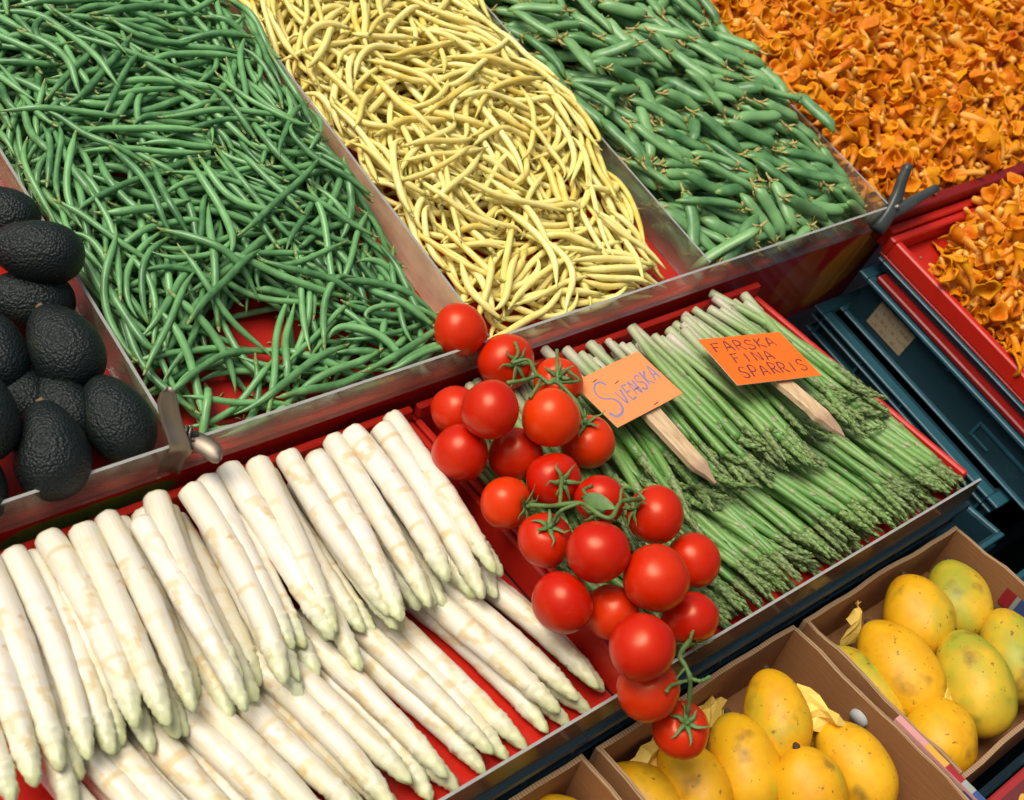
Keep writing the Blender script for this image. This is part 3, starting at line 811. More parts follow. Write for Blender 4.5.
# ---- green beans, X .402-.748
x0, x1 = .4035, .7465
pile = Pile(x0 - .02, x1 + .02, .53, 1.26, 0.0)
def tgt(P):
    x, y = P[:, 0], P[:, 1]
    h = .022 + np.clip((y - .55) * .16, 0, .040) + .006 * np.sin(x * 21) * np.sin(y * 17)
    h -= .06 * np.exp(-(((x - .540) / .035) ** 2 + ((y - .640) / .030) ** 2))
    h -= .035 * np.exp(-(((x - .475) / .035) ** 2 + ((y - .585) / .022) ** 2))
    h -= .06 * np.clip((x - .722) / .02, 0, 1) * ((y > .60) & (y < .98))
    return h
def shp(q):
    L = np.clip(rng.normal(.118, .018), .07, .155); n = 14
    ang = rng.uniform(0, 2 * PI) if rng.random() < .8 else rng.normal(-.15, .5) + (PI if rng.random() < .5 else 0)
    P = arc_path(rng.uniform(x0, x1), rng.uniform(.535, 1.24), ang, L, rng.normal(0, .75), rng.normal(0, .6) if rng.random() < .6 else rng.normal(0, 2.0), n)
    return P, bean_radius(n, rng.uniform(.0029, .0042), rng.uniform(0, 6))
ins = lambda P: P[:, 0].min() > x0 + .002 and P[:, 0].max() < x1 - .003 and P[:, 1].min() > .536
green = heap(pile, tgt, 1500, shp, ins)
PG = pile
bean_family('green_bean', green, MU, 8, 'bean_green', 'slender green bean lying loose in the bin of green beans', 'green beans in the green bean bin',
            'green_bean_heap', 'remaining slender green beans mostly buried in the bin of green beans', 'green bean')
# ---- yellow beans, X .752-1.091
x0y, x1y = .7530, 1.0905
pile = Pile(x0y - .02, x1y + .02, .53, 1.26, 0.0)
def tgt(P):
    x, y = P[:, 0], P[:, 1]
    h = .022 + np.clip((y - .55) * .10, 0, .028) + .006 * np.sin(x * 23 + 1) * np.sin(y * 19)
    lim = 1.055 + .012 * np.sin(y * 40) + np.clip((y - .62) * .35, 0, .06)
    h -= .07 * np.clip((x - lim) / .02, 0, 1)
    h -= .045 * np.clip((.775 - x) / .02, 0, 1) * (y < 1.0)
    h -= .03 * np.exp(-(((x - .80) / .02) ** 2 + ((y - .70) / .02) ** 2))
    return h
def shp(q):
    L = np.clip(rng.normal(.118, .020), .07, .155); n = 14
    P = arc_path(rng.uniform(x0y, x1y), rng.uniform(.535, 1.24), rng.uniform(0, 2 * PI), L, rng.normal(0, 1.0), rng.normal(0, 1.0) if rng.random() < .55 else rng.normal(0, 3.0), n)
    return P, bean_radius(n, rng.uniform(.0032, .0045), rng.uniform(0, 6))
ins = lambda P: P[:, 0].min() > x0y + .002 and P[:, 0].max() < x1y - .003 and P[:, 1].min() > .536
yel = heap(pile, tgt, 1150, shp, ins)
bean_family('yellow_bean', yel, MU, 8, 'bean_yellow', 'curved pale yellow wax bean lying loose in the bin of yellow beans', 'yellow beans in the yellow bean bin',
            'yellow_bean_heap', 'remaining pale yellow beans mostly buried in the bin of yellow beans', 'yellow bean')
# ---- pea pods, X 1.095-1.453
x0p, x1p = 1.0960, 1.4525
pile = Pile(x0p - .02, x1p + .02, .53, 1.18, 0.0)
def tgt(P):
    x, y = P[:, 0], P[:, 1]
    return .044 + np.clip((y - .55) * .07, 0, .02) + .006 * np.sin(x * 23 + 1) * np.sin(y * 19)
def shp(q):
    L = np.clip(rng.normal(.082, .009), .06, .10); n = 13
    ang = rng.normal(-.85, .6) + (PI if rng.random() < .5 else 0)
    P = arc_path(rng.uniform(x0p, x1p), rng.uniform(.535, 1.16), ang, L, rng.normal(0, .20), 0, n)
    t = np.linspace(0, 1, n); r0 = rng.uniform(.0070, .0090)
    R = r0 * np.maximum(.12, np.clip(np.sin(PI * np.clip(t * .93 + .045, 0, 1)) * 1.65, 0, 1) ** .68) * (1 + .03 * np.sin(t * 44 + q))
    return P, R
ins = lambda P: P[:, 0].min() > x0p + .002 and P[:, 0].max() < x1p - .003 and P[:, 1].min() > .536
peas = heap(pile, tgt, 800, shp, ins, K=26, flat_=.66, sink=.0045, stiff=True, smooth=False)
prnd = rng.uniform(0, 1, len(peas)); proll = rng.normal(0, .45, len(peas))
def pea_calyx(P, r0, seed):
    d_ = P[0] - P[1]; d_ /= np.linalg.norm(d_); r_ = np.random.default_rng(seed)
    sd = np.cross(d_, (0, 0, 1)); sd /= np.linalg.norm(sd); u_ = np.cross(sd, d_)
    ps = []; T = []
    V, F, t_ = tube([P[0] - d_ * .001, P[0] + d_ * .004, P[0] + d_ * .009 + u_ * .001, P[0] + d_ * .013 + u_ * .003], [.0026, .0019, .0012, .0010], 6); ps.append((V, F)); T.append(t_)
    for k in range(5):
        q = k / 5 * 2 * PI + r_.uniform(0, .6); o = sd * math.cos(q) + u_ * math.sin(q)
        c_ = [P[0] + d_ * .001 + o * .0012, P[0] - d_ * .003 + o * (.0042), P[0] - d_ * .005 + o * (.0060 + r_.uniform(0, .002)), P[0] - d_ * (.006 + r_.uniform(-.004, .006)) + o * (.0070 + r_.uniform(0, .003))]
        V, F, t_ = tube(c_, [.0012, .0020, .0012, .0003], 5, flat_=.4); ps.append((V, F)); T.append(t_)
    V, F = join(ps); return V, F, np.concatenate(T)
def ind(i):
    P, R = peas[i]; b = P.mean(0)
    t = thing('pea_pod', 'plump green pea pod lying loose in the bin of pea pods', 'pea pod', b, MU, 'pea pods in the pea bin')
    V, F, tt = tube(P, R, 10, flat_=.66, roll=proll[i]); part('pod', V, F, 'pea_pod', t, b, attrs={'t': tt, 'rnd': np.full(len(V), prnd[i])})
    V, F, tt = pea_calyx(P, R.max(), int(i)); part('calyx', V, F, 'pea_calyx', t, b, attrs={'t': tt, 'rnd': np.full(len(V), prnd[i])})
def stuff(idx):
    ps = []; T = []; Rn = []
    for i in idx:
        P, R = peas[i]; V, F, tt = tube(P, R, 8, flat_=.66, roll=proll[i]); ps.append((V, F)); T.append(tt); Rn.append(np.full(len(V), prnd[i]))
    V, F = join(ps); o = solo('pea_pod_heap', V, F, 'pea_pod', MU, attrs={'t': np.concatenate(T), 'rnd': np.concatenate(Rn)})
    tag(o, 'remaining pea pods mostly buried in the bin of pea pods', 'pea pod', None, 'stuff')
print('peas', finish(peas, MU, 300, ind, stuff))

# ================================================================== chanterelles
def chanterelle(seed):
    """funnel mushroom standing on z = 0: stem and cap meshes"""
    r_ = np.random.default_rng(seed); k = 16
    H = r_.uniform(.032, .050); Rc = r_.uniform(.0085, .0165); rs = r_.uniform(.0038, .0068)
    bendx, bendy = r_.normal(0, .010, 2)
    an = np.arange(k) / k * 2 * PI
    ph = r_.uniform(0, 6, 4); am = r_.uniform(.04, .18, 3)
    lobes = am[0] * np.sin(2 * an + ph[0]) + am[1] * np.sin(3 * an + ph[1]) + .6 * am[2] * np.sin(5 * an + ph[2])
    zl = r_.uniform(.10, .32) * (np.sin(2 * an + ph[3]) + .7 * np.sin(3 * an + ph[1]) + .4 * np.sin(5 * an + ph[0]))
    def ringp(z, rad, w_):
        c_ = (bendx * (z / H) ** 2, bendy * (z / H) ** 2)
        rr = rad * (1 + lobes * w_); return np.column_stack([c_[0] + rr * np.cos(an), c_[1] + rr * np.sin(an), z + zl * w_ * rad * .6])
    def skin(rs_, cap0=None, cap1=None):
        V = np.concatenate(rs_); F = []
        for i in range(len(rs_) - 1):
            for j in range(k):
                q = (j + 1) % k; F.append((i * k + j, i * k + q, (i + 1) * k + q, (i + 1) * k + j))
        n = len(rs_)
        if cap0: F.append(tuple(range(k))[::-1])
        if cap1: F.append(tuple(range((n - 1) * k, n * k)))
        return V, F
    stem = [ringp(0, rs * .55, 0), ringp(H * .04, rs * .95, .1), ringp(H * .25, rs, .1), ringp(H * .48, rs * 1.05, .15), ringp(H * .62, rs * 1.30, .3)]
    cap = [ringp(H * .62, rs * 1.30, .3), ringp(H * .74, rs * 1.3 + (Rc - rs) * .28, .6), ringp(H * .85, rs + (Rc - rs) * .66, .9), ringp(H * .93, Rc * .95, 1.15), ringp(H * .935, Rc * 1.03, 1.3), ringp(H * .985, Rc * .99, 1.2),
           ringp(H * .99, Rc * .82, 1.), ringp(H * .90, Rc * .60, .8), ringp(H * .80, Rc * .34, .5), ringp(H * .70, Rc * .12, .3)]
    Vs, Fs = skin(stem, True); Vc, Fc = skin(cap, False, True)
    off = np.array([bendx * .5, bendy * .5, H * .5])
    return (Vs - off, Fs, np.repeat(np.linspace(0, 1, len(stem)), k)), (Vc - off, Fc, np.repeat(np.linspace(0, 1, len(cap)), k)), H, Rc
NP = 22
proto = [chanterelle(100 + i) for i in range(NP)]
pm = []
for i, (s_, c_, H, Rc) in enumerate(proto):
    rv = (i * .37) % 1
    pm.append((mesh('chanterelle_stem', s_[0], s_[1], 'chanterelle_stem', attrs={'t': s_[2], 'rnd': np.full(len(s_[0]), rv)}),
               mesh('chanterelle_cap', c_[0], c_[1], 'chanterelle_cap', attrs={'t': c_[2], 'rnd': np.full(len(c_[0]), rv)})))
from mathutils import Euler
def pour(x0, x1, y0, y1, floor, target, n, res=.003):
    pile = Pile(x0, x1, y0, y1, floor, res); out = []
    g = np.linspace(-1, 1, 7); gx, gy = np.meshgrid(g, g); mk = gx * gx + gy * gy <= 1; gx, gy = gx[mk], gy[mk]
    gg = np.stack(np.meshgrid(np.arange(x0 + .008, x1 - .008, .01), np.arange(y0 + .008, y1 - .008, .01), indexing='ij'), -1).reshape(-1, 2)
    W3 = np.column_stack([gg, np.full(len(gg), floor + .03)]) @ MUn[:3, :3].T + MUn[:3, 3]
    Q = project(W3); gg = gg[(Q[:, 0] > -70) & (Q[:, 0] < 1094) & (Q[:, 1] > -70) & (Q[:, 1] < 870)]
    for q in range(n):
        best = None
        for k in range(4):
            c = gg[rng.integers(len(gg))] + rng.uniform(-.005, .005, 2)
            d_ = pile.at(c[None])[0] - target(c[0], c[1])
            if best is None or d_ < best[0]: best = (d_, c)
        if best[0] > -.003: continue
        c = best[1]; pi = int(rng.integers(NP)); sc = rng.uniform(.54, 1.0) * (1.25 if rng.random() < .10 else 1)
        r = .0125 * sc
        pts = np.column_stack([c[0] + gx * r, c[1] + gy * r]); hh = pile.at(pts)
        z = np.percentile(hh, 60) + r * .55
        i, j = pile.ij(pts); np.maximum.at(pile.H, (i, j), z + r * .75 * np.sqrt(np.clip(1 - (gx ** 2 + gy ** 2) * .8, 0, 1)))
        tilt = abs(rng.normal(1.35, .5)) if rng.random() < .85 else rng.uniform(0, PI)
        e = Euler((tilt, 0, rng.uniform(0, 2 * PI)), 'XYZ')
        if rng.random() < .5: e = Euler((tilt * .4, tilt, rng.uniform(0, 2 * PI)), 'XYZ')
        out.append((Matrix.Translation((c[0], c[1], z)) @ e.to_matrix().to_4x4() @ Matrix.Scale(sc, 4), pi, r, np.array([c[0], c[1], z])))
    return out
def keepview(L): return [o for o in L if near_frame(o[3], MU, 90)]
def tg_main(x, y): return .034 + .006 * math.sin(x * 11) * math.sin(y * 13) + min(.03, max(0, (y - .55) * .1)) - .06 * max(0, min(1, (1.474 - x) / .014)) - .02 * max(0, min(1, (.553 - y) / .012))
shroom = keepview(pour(1.460, 2.42, .540, 1.14, 0., tg_main, 7500))
nmain = len(shroom)
def tg_front(x, y):
    e_ = x - (1.502 + max(0, y - .43) * 2.6 + .010 * math.sin(y * 45) + .006 * math.sin(y * 110))
    return -.05 if e_ < 0 else -.020 + .055 * min(1, .25 + e_ / .07)
front = keepview(pour(1.485, 2.28, -.05, .500, -.020, tg_front, 2600))
shroom += front
items = []
for (mt, pi, r, c) in shroom:
    H = proto[pi][2]; Mn = np.array(mt)
    P = np.array([(0, 0, -H * .4), (0, 0, 0), (0, 0, H * .35)]) @ Mn[:3, :3].T + Mn[:3, 3]
    items.append((P, np.array([.4, .6, 1.0]) * r))
v = visible_px(items, MU); order = np.argsort(-v)
# every mushroom of the small front tray and then the largest of the big bin, 300 in all
indm = [i for i in order[:300] if v[i] > 0]; sset = set(indm)
first = {}
for i in indm:
    mt, pi, r, c = shroom[i]
    inf = i >= nmain
    o = bpy.data.objects.new('chanterelle', None); o.empty_display_size = .01; COL.objects.link(o)
    o.matrix_world = MU @ mt
    tag(o, 'orange funnel shaped mushroom lying loose in the red front tray at the right edge' if inf else 'orange funnel shaped mushroom lying loose in the big bin at the upper right', 'mushroom',
        'orange mushrooms in the red front tray' if inf else 'orange mushrooms in the big bin')
    for nm, me in (('stem', pm[pi][0]), ('cap', pm[pi][1])):
        c_ = bpy.data.objects.new(nm, me); COL.objects.link(c_); c_.parent = o
for inf in (False, True):
    A_ = []; B_ = []
    for i in range(len(shroom)):
        if i in sset or (i >= nmain) != inf: continue
        if v[i] == 0: continue
        mt, pi, r, c = shroom[i]; Mn = np.array(mt); rv = rng.random()
        for (Vv, Ff, tt), L in ((proto[pi][0], A_), (proto[pi][1], B_)): L.append((Vv @ Mn[:3, :3].T + Mn[:3, 3], Ff, tt, np.full(len(Vv), rv)))
    if not A_: continue
    b = np.array([2.0, .7, 0]) if not inf else np.array([1.8, .3, 0])
    nm = 'chanterelle_heap'
    # one object with both materials
    V, F = join([(q[0], q[1]) for q in A_ + B_]); nA = sum(len(q[1]) for q in A_)
    mi = [0] * nA + [1] * (len(F) - nA)
    o = solo(nm, V, F, ['chanterelle_stem', 'chanterelle_cap'], MU, loc=b, mi=mi, attrs={'t': np.concatenate([q[2] for q in A_ + B_]), 'rnd': np.concatenate([q[3] for q in A_ + B_])})
    tag(o, 'remaining orange mushrooms filling the red front tray' if inf else 'remaining orange mushrooms filling the big bin at the upper right', 'mushroom', None, 'stuff')
print('mushrooms', len(shroom), len(front), len(indm))

# ================================================================== asparagus
def bract_geo(V_, P, R, k, nodes, r_):
    pass
def white_spear(P, R0, seed):
    """returns (V, F, attrs) for the stalk and for the tip"""
    r_ = np.random.default_rng(seed); n = 80; k = 20
    C = spline(P, n); t = np.linspace(0, 1, n)
    R = R0 * (1.0 + .03 * np.sin(t * 9 + seed)) * np.interp(t, [0, .03, .5, .76, .88, .95, .985, 1.], [.97, 1.0, .98, .84, .66, .45, .25, .06])
    V, F, tt = tube(C, R, k, caps=True)
    ang = np.tile(np.arange(k) / k * 2 * PI, n); edge = np.zeros(len(V)); disp = np.zeros(len(V))
    nodes = [.13, .27, .40, .51, .60, .68, .74]; a0 = r_.uniform(0, 6)
    for q, tk in enumerate(nodes):
        tk += r_.uniform(-.03, .03); aq = a0 + q * 2.4 + r_.uniform(-.4, .4); h_ = r_.uniform(.10, .15); wdt = r_.uniform(.9, 1.3)
        u = (tt - tk) / h_; da = np.abs((ang - aq + PI) % (2 * PI) - PI)
        wlim = wdt * np.clip(1 - u, 0, 1) ** .8; inside = (u > 0) & (u < 1) & (da < wlim)
        disp[inside] += R0 * .055 * (1 - .6 * u[inside])
        near = (u > -.08) & (u < 1.05) & (np.abs(da - wlim) < .28); edge[near] = np.maximum(edge[near], .75 * r_.random())
        base = (np.abs(u) < .12) & (da < wdt); edge[base] = np.maximum(edge[base], .8 * r_.random())
    for q in range(16):        # close scales of the bud
        tk = .80 + .185 * q / 16; aq = a0 + q * 2.4
        u = (tt - tk) / .07; da = np.abs((ang - aq + PI) % (2 * PI) - PI)
        inside = (u > 0) & (u < 1) & (da < 1.0 * (1 - u))
        disp[inside] += R0 * .11 * (1 - u[inside])
    Cn = np.repeat(C, k, axis=0); d_ = V - Cn; V = Cn + d_ * (1 + disp / (np.linalg.norm(d_, axis=1) + 1e-6))[:, None]
    lumps = .018 * np.sin(ang * 2 + tt * 23 + seed) * np.sin(tt * 31 + seed * 2); V = Cn + (V - Cn) * (1 + lumps)[:, None]
    # ragged cut end
    V[:k] += (V[k:2 * k] - V[:k]) * r_.uniform(-.25, .35, (k, 1))
    rn = np.full(len(V), r_.random())
    m_ = int(n * .84); cut = m_ * k
    Fs = [f for f in F if max(f) < cut + k]; Ft = [tuple(i - cut for i in f) for f in F if min(f) >= cut]
    A = {'t': tt, 'rnd': rn, 'edge': edge, 'cx': np.cos(ang), 'sx': np.sin(ang)}
    return (V[:cut + k], Fs, {q: w_[:cut + k] for q, w_ in A.items()}), (V[cut:], Ft, {q: w_[cut:] for q, w_ in A.items()})
spears = []
def spear_path(x, y, ang, L, zb, zt, bowx, bowz, n=26):
    s = np.linspace(0, 1, n)
    return np.column_stack([x + math.cos(ang) * L * s - math.sin(ang) * bowx * 4 * s * (1 - s), y + math.sin(ang) * L * s + math.cos(ang) * bowx * 4 * s * (1 - s),
                            zb + (zt - zb) * s + bowz * 4 * s * (1 - s) - .004 * s ** 5])
R_ = math.radians
# front row: tips near the smoky strip; second layer in the hollows of the first
for layer, (x_, sp, pr) in enumerate(((.060, .0262, 1.), (.073, .0262, .92))):
    for i in range(25):
        x = (.646 - (x_ - .060)) - sp * .95 * i + rng.normal(0, .0018)
        if layer and rng.random() > (.98 if x < .45 else .6): continue
        r = rng.uniform(.0108, .0126); L = rng.uniform(.205, .225); tip = rng.uniform(.158, .168) + (.010 if rng.random() < .2 else 0) + layer * .006
        ang = R_(-79 + rng.normal(0, 1.2)); xb = x - math.cos(ang) * L
        if xb < .066: continue
        spears.append((spear_path(xb, tip + L * math.sin(-ang), ang, L, -.060 + .017 * layer, -.0605 + .018 * layer, rng.normal(0, .005), rng.normal(.001, .001)), r, 'front'))
# rear row: three layers, butts against the back rim, tips lying on the front row
for layer, (x_, zb, zt) in enumerate(((.098, -.036, -.030), (.114, -.016, -.020), (.102, .004, -.004))):
    for i in range(24):
        x = x_ + .0248 * i + rng.normal(0, .0024)
        ang = R_(-96.5 + rng.normal(0, 2.0)); L = rng.uniform(.180, .207); r = rng.uniform(.0106, .0128)
        if x > .640 or x + math.cos(ang) * L < .04: continue
        spears.append((spear_path(x, .501 - (.016 if rng.random() < .3 else 0) + rng.normal(0, .003), ang, L, zb + rng.normal(0, .002), zt + rng.normal(0, .0025), rng.normal(0, .004), rng.normal(.002, .002)), r, 'rear'))
vis = visible_px([(C, np.full(len(C), r)) for C, r, _ in spears], MW)
nw = 0
for i, (C, r, row) in enumerate(spears):
    if vis[i] < 6: continue
    b = C[0]; nw += 1
    t = thing('white_asparagus', 'thick white asparagus spear in the upper rear row of the red tray' if row == 'rear' else 'thick white asparagus spear in the lower front row, its tip towards the smoky strip', 'asparagus', b, MW,
              'white asparagus in the upper rear row' if row == 'rear' else 'white asparagus in the lower front row')
    st, tp = white_spear(C, r, 500 + i)
    part('stalk', st[0], st[1], 'white_spear', t, b, attrs=st[2]); part('tip', tp[0], tp[1], 'white_tip', t, b, attrs=tp[2])
print('white', nw)

def green_spear(P, R0, seed):
    r_ = np.random.default_rng(seed); n = 34; k = 9
    C = spline(P, n); t = np.linspace(0, 1, n)
    R = R0 * np.interp(t, [0, .5, .8, .9, 1], [1.05, .98, .84, .66, .14])
    m_ = int(n * .80)
    V, F, tt = tube(C[:m_ + 1], R[:m_ + 1], k); tt = tt * .80
    T = np.gradient(C, axis=0); T /= np.linalg.norm(T, axis=1)[:, None]
    Sd = np.cross(T, (0, 0, 1)); Sd /= np.linalg.norm(Sd, axis=1)[:, None] + 1e-9; N = np.cross(Sd, T)
    def scale_leaf(i_f, a_, ln, wd_, lift, out=1.0):
        i = int(np.clip(i_f * (n - 1), 0, n - 2)); f = i_f * (n - 1) - i
        c_ = C[i] * (1 - f) + C[i + 1] * f; rr = (R[i] * (1 - f) + R[i + 1] * f); Ti = T[i]
        o = Sd[i] * math.cos(a_) + N[i] * math.sin(a_); w_ = -Sd[i] * math.sin(a_) + N[i] * math.cos(a_)
        b_ = c_ + o * rr * .96
        return [b_ - w_ * wd_ * .8, b_ + w_ * wd_ * .8, b_ + Ti * ln * .45 + w_ * wd_ + o * lift * .6, b_ + Ti * ln + o * lift * out, b_ + Ti * ln * .45 - w_ * wd_ + o * lift * .6, b_ + Ti * ln * .42 + o * (lift * .6 + wd_ * .55)], [(0, 1, 5), (1, 2, 5), (2, 3, 5), (3, 4, 5), (4, 0, 5)]
    ps = [(V, F)]; ed = [np.zeros(len(V))]; ta = [tt]
    a0 = r_.uniform(0, 6)
    for q, tk in enumerate((.12, .22, .31, .40, .48, .55, .62, .68, .73, .77)):
        tk += r_.uniform(-.02, .02); lv, lf = scale_leaf(tk, a0 + q * 2.4, .0095 * (1.15 - .4 * tk), R0 * .40, .0006)
        ps.append((np.array(lv), lf)); ed.append(np.array([.4, .4, 1, 1, 1, .8]) * r_.uniform(.6, 1)); ta.append(np.full(6, tk))
    V, F = join(ps); stalk = (V, F, {'t': np.concatenate(ta), 'edge': np.concatenate(ed), 'rnd': np.full(len(V), r_.random())})
    V2, F2, t2 = tube(C[m_:], R[m_:], 8); ps = [(V2, F2)]; ta = [t2]
    for q in range(22):
        tk = .79 + .19 * q / 22; lv, lf = scale_leaf(tk, a0 + q * 2.4 + r_.uniform(-.3, .3), r_.uniform(.0050, .0085), R0 * r_.uniform(.30, .46), r_.uniform(.0003, .0013), r_.uniform(.0, .9))
        ps.append((np.array(lv), lf)); ta.append(np.full(6, r_.random()) * np.array([.6, .6, 1, 1, 1, .8]))
    V, F = join(ps); tip = (V, F, {'t': np.concatenate(ta), 'rnd': np.full(len(V), r_.random())})
    return stalk, tip
gs = []
def lay_green(x, y, ang, L, r, row, zb, zt, curl=0):
    n = 30; s = np.linspace(0, 1, n)
    C = spear_path(x, y, ang, L, zb, zt, rng.normal(0, .0035), rng.normal(.001, .0012), n)
    if curl:
        f = np.clip((s - .78) / .22, 0, 1)
        C[:, 0] += curl * f ** 1.6; C[:, 1] += abs(curl) * .45 * f ** 2; C[:, 2] -= .004 * f ** 1.3
    C[:, 0] = np.clip(C[:, 0], .684 + (C[:, 0] - .684) * .02, 1.2035)
    gs.append((C, r, row))
for layer in range(4):
    for i in range(46):
        x = .686 + .0113 * i + rng.normal(0, .0022) + (layer % 2) * .006
        ang = R_(-80 + rng.normal(0, 4.2)); L = rng.uniform(.195, .215); tip = rng.uniform(.158, .172)
        z_ = -.062 + .0092 * layer + rng.normal(0, .0012)
        lay_green(x - .010, tip + L * math.sin(-ang), ang, L, rng.uniform(.0040, .0060), 'front', z_, z_ + rng.normal(-.001, .001), rng.normal(.010, .010) if rng.random() < .4 else 0)
for layer in range(4):
    for i in range(42):
        x = .688 + .0112 * i + rng.normal(0, .0025) + (layer % 2) * .006
        ang = R_(-106 + 24 * (x - .68) / .46 + rng.normal(0, 5.0)); L = rng.uniform(.195, .240)
        zb = -.030 + .0105 * layer + rng.normal(0, .0018); zt = -.026 + .0088 * layer + rng.normal(0, .0015)
        lay_green(min(x, 1.150), .492 + rng.normal(0, .011), ang, L, rng.uniform(.0040, .0062), 'rear', zb, zt, rng.normal(.026, .014) if rng.random() < .62 else 0)
vis = visible_px([(C, np.full(len(C), r)) for C, r, _ in gs], MW)
ng = 0
for i, (C, r, row) in enumerate(gs):
    if vis[i] < 6: continue
    b = C[0]; ng += 1
    t = thing('green_asparagus', 'thin green asparagus spear in the upper rear row around the orange signs' if row == 'rear' else 'thin green asparagus spear in the lower front row, its tip towards the smoky strip', 'asparagus', b, MW,
              'green asparagus in the upper rear row' if row == 'rear' else 'green asparagus in the lower front row')
    st, tp = green_spear(C, r, 900 + i)
    part('stalk', st[0], st[1], 'green_spear', t, b, attrs=st[2]); part('tip', tp[0], tp[1], 'green_tip', t, b, attrs=tp[2], smooth=False)
print('green asparagus', ng)

# ================================================================== tomatoes
def tomato_mesh(R, seed):
    r_ = np.random.default_rng(seed); n, k = 26, 36; V = []; F = []
    ph = r_.uniform(0, 6, 3); sq = r_.uniform(.88, .96)
    for i in range(n):
        th = .12 + (PI - .24) * i / (n - 1) if 0 < i < n - 1 else (.04 if i == 0 else PI - .04)
        for j in range(k):
            a_ = j / k * 2 * PI
            rr = 1 + .018 * math.sin(3 * a_ + ph[0]) * math.sin(th) + .014 * math.sin(5 * a_ + ph[1]) * math.cos(th / 2) + .010 * math.sin(2 * a_ + ph[2])
            x = math.sin(th) * rr; z = math.cos(th) * sq
            z -= .17 * math.exp(-(th / .30) ** 2) - .02 * math.exp(-((PI - th) / .25) ** 2)
            V.append((R * x * math.cos(a_), R * x * math.sin(a_), R * z))
    for i in range(n - 1):
        for j in range(k):
            q = (j + 1) % k; F.append((i * k + j, (i + 1) * k + j, (i + 1) * k + q, i * k + q))
    F.append(tuple(range(k))); F.append(tuple(range((n - 1) * k, n * k))[::-1])
    return np.array(V), F
def calyx_mesh(R, seed):
    r_ = np.random.default_rng(seed); ps = []
    V, F, _ = tube([(0, 0, R * .74), (0, 0, R * .86), (.001, 0, R * 1.02)], [.0026, .0021, .0019], 8); ps.append((V, F))
    for q in range(6):
        a_ = q / 6 * 2 * PI + r_.uniform(-.2, .2); L = R * r_.uniform(.55, .85); c_, s_ = math.cos(a_), math.sin(a_)
        up = r_.uniform(.0, .35)
        pts = []
        for u in (0, .2, .45, .75, 1):
            rr = L * u + .001; zz = R * (.83 + .13 * math.sin(min(u, .5) * PI) + up * u * u * .7 - (1 - up) * .16 * u * u)
            pts.append((rr * c_ - .004 * s_ * u * u * r_.uniform(-1, 1), rr * s_ + .004 * c_ * u * u * r_.uniform(-1, 1), zz))
        V, F, _ = tube(spline(pts, 9), np.interp(np.linspace(0, 1, 9), [0, .25, .6, 1], [.0016, .0026, .0017, .0003]), 6, flat_=.35); ps.append((V, F))
    return join(ps)
def add_tomato(parent, base, c, R, axis, seed, cal=True):
    V, F = tomato_mesh(R, seed)
    o = bpy.data.objects.new('tomato', mesh('tomato', V, F, 'tomato_skin')); COL.objects.link(o); o.parent = parent
    o.location = Vector(c) - Vector(base)
    ax = Vector(axis).normalized(); qt = ax.to_track_quat('Z', 'Y'); o.rotation_mode = 'QUATERNION'; o.rotation_quaternion = qt
    if cal:
        V, F = calyx_mesh(R, seed + 7); part('calyx', V, F, 'tomato_stem', o)
    return o
TOM = [('L',.7265,.5406,.0500,.0277),('A',.7597,.4969,.0300,.0300),('A',.6600,.4128,.0751,.0280),('A',.7129,.3824,.0700,.0284),('A',.7824,.4417,.0400,.0255),('A',.6391,.4151,.0246,.0276),('A',.7627,.3671,.0300,.0276),('A',.6937,.3933,.0179,.0272),('A',.6660,.4612,.0300,.0244),
       ('B',.6434,.3466,.0200,.0251),('B',.6402,.2885,.0300,.0252),('B',.6960,.3421,.0308,.0265),('B',.7111,.2957,.0413,.0241),('B',.6469,.2367,.0650,.0276),('B',.7394,.2523,.0500,.0276),('B',.6144,.2302,.0211,.0278),('C',.6826,.1942,.0555,.0295),('B',.7625,.2081,.0200,.0260),('C',.6586,.2062,.0084,.0248),('C',.7186,.1649,.0100,.0260),('C',.6243,.1482,.0501,.0281),('C',.6374,.1317,-.0001,.0273),('C',.6653,.0994,-.0400,.0253)]
# where each calyx looks: built from three directions in the room
DR, DU, DT = np.array((.76, -.61, .23)), np.array((.285, .629, .723)), np.array((-.584, -.485, .651))
AXR = {1: (.45, -.1, .88), 2: (.5, -.2, -.7), 3: (.0, .4, -.8), 4: (.0, .2, .95), 5: (.4, .2, -.7), 6: (-.15, .75, .6), 7: (.2, .3, -.9), 8: (.4, -.2, -.8),
       9: (.8, -.1, .5), 10: (.15, .6, .75), 11: (.3, .0, .9), 12: (-.2, -.5, .75), 13: (.1, .5, -.8), 14: (-.8, .3, .45), 15: (.6, .4, -.5), 16: (-.1, -.5, -.8), 17: (-.5, -.3, -.6), 18: (.4, -.2, -.7), 19: (.1, -.9, .3), 20: (.3, -.5, -.7), 21: (.5, -.2, -.6), 22: (.1, .5, .85)}
AX = {k_: q[0] * DR + q[1] * DU + q[2] * DT for k_, q in AXR.items()}
SHOWCAL = {1, 4, 6, 9, 10, 11, 14, 12, 19, 22}
tb = {}
for key, lab, i0 in (('A', 'upper truss of red tomatoes on the vine, between white asparagus and the pale sign', 3),
                     ('B', 'middle truss of ripe red tomatoes with a branching green vine lying on top', 12), ('C', 'lowest truss of red tomatoes, one hanging over the mango box on its green stem', 18)):
    b = (TOM[i0][1], TOM[i0][2], -.04 if key != 'C' else -.06); tb[key] = (thing('tomato_truss', lab, 'tomatoes', b), b)
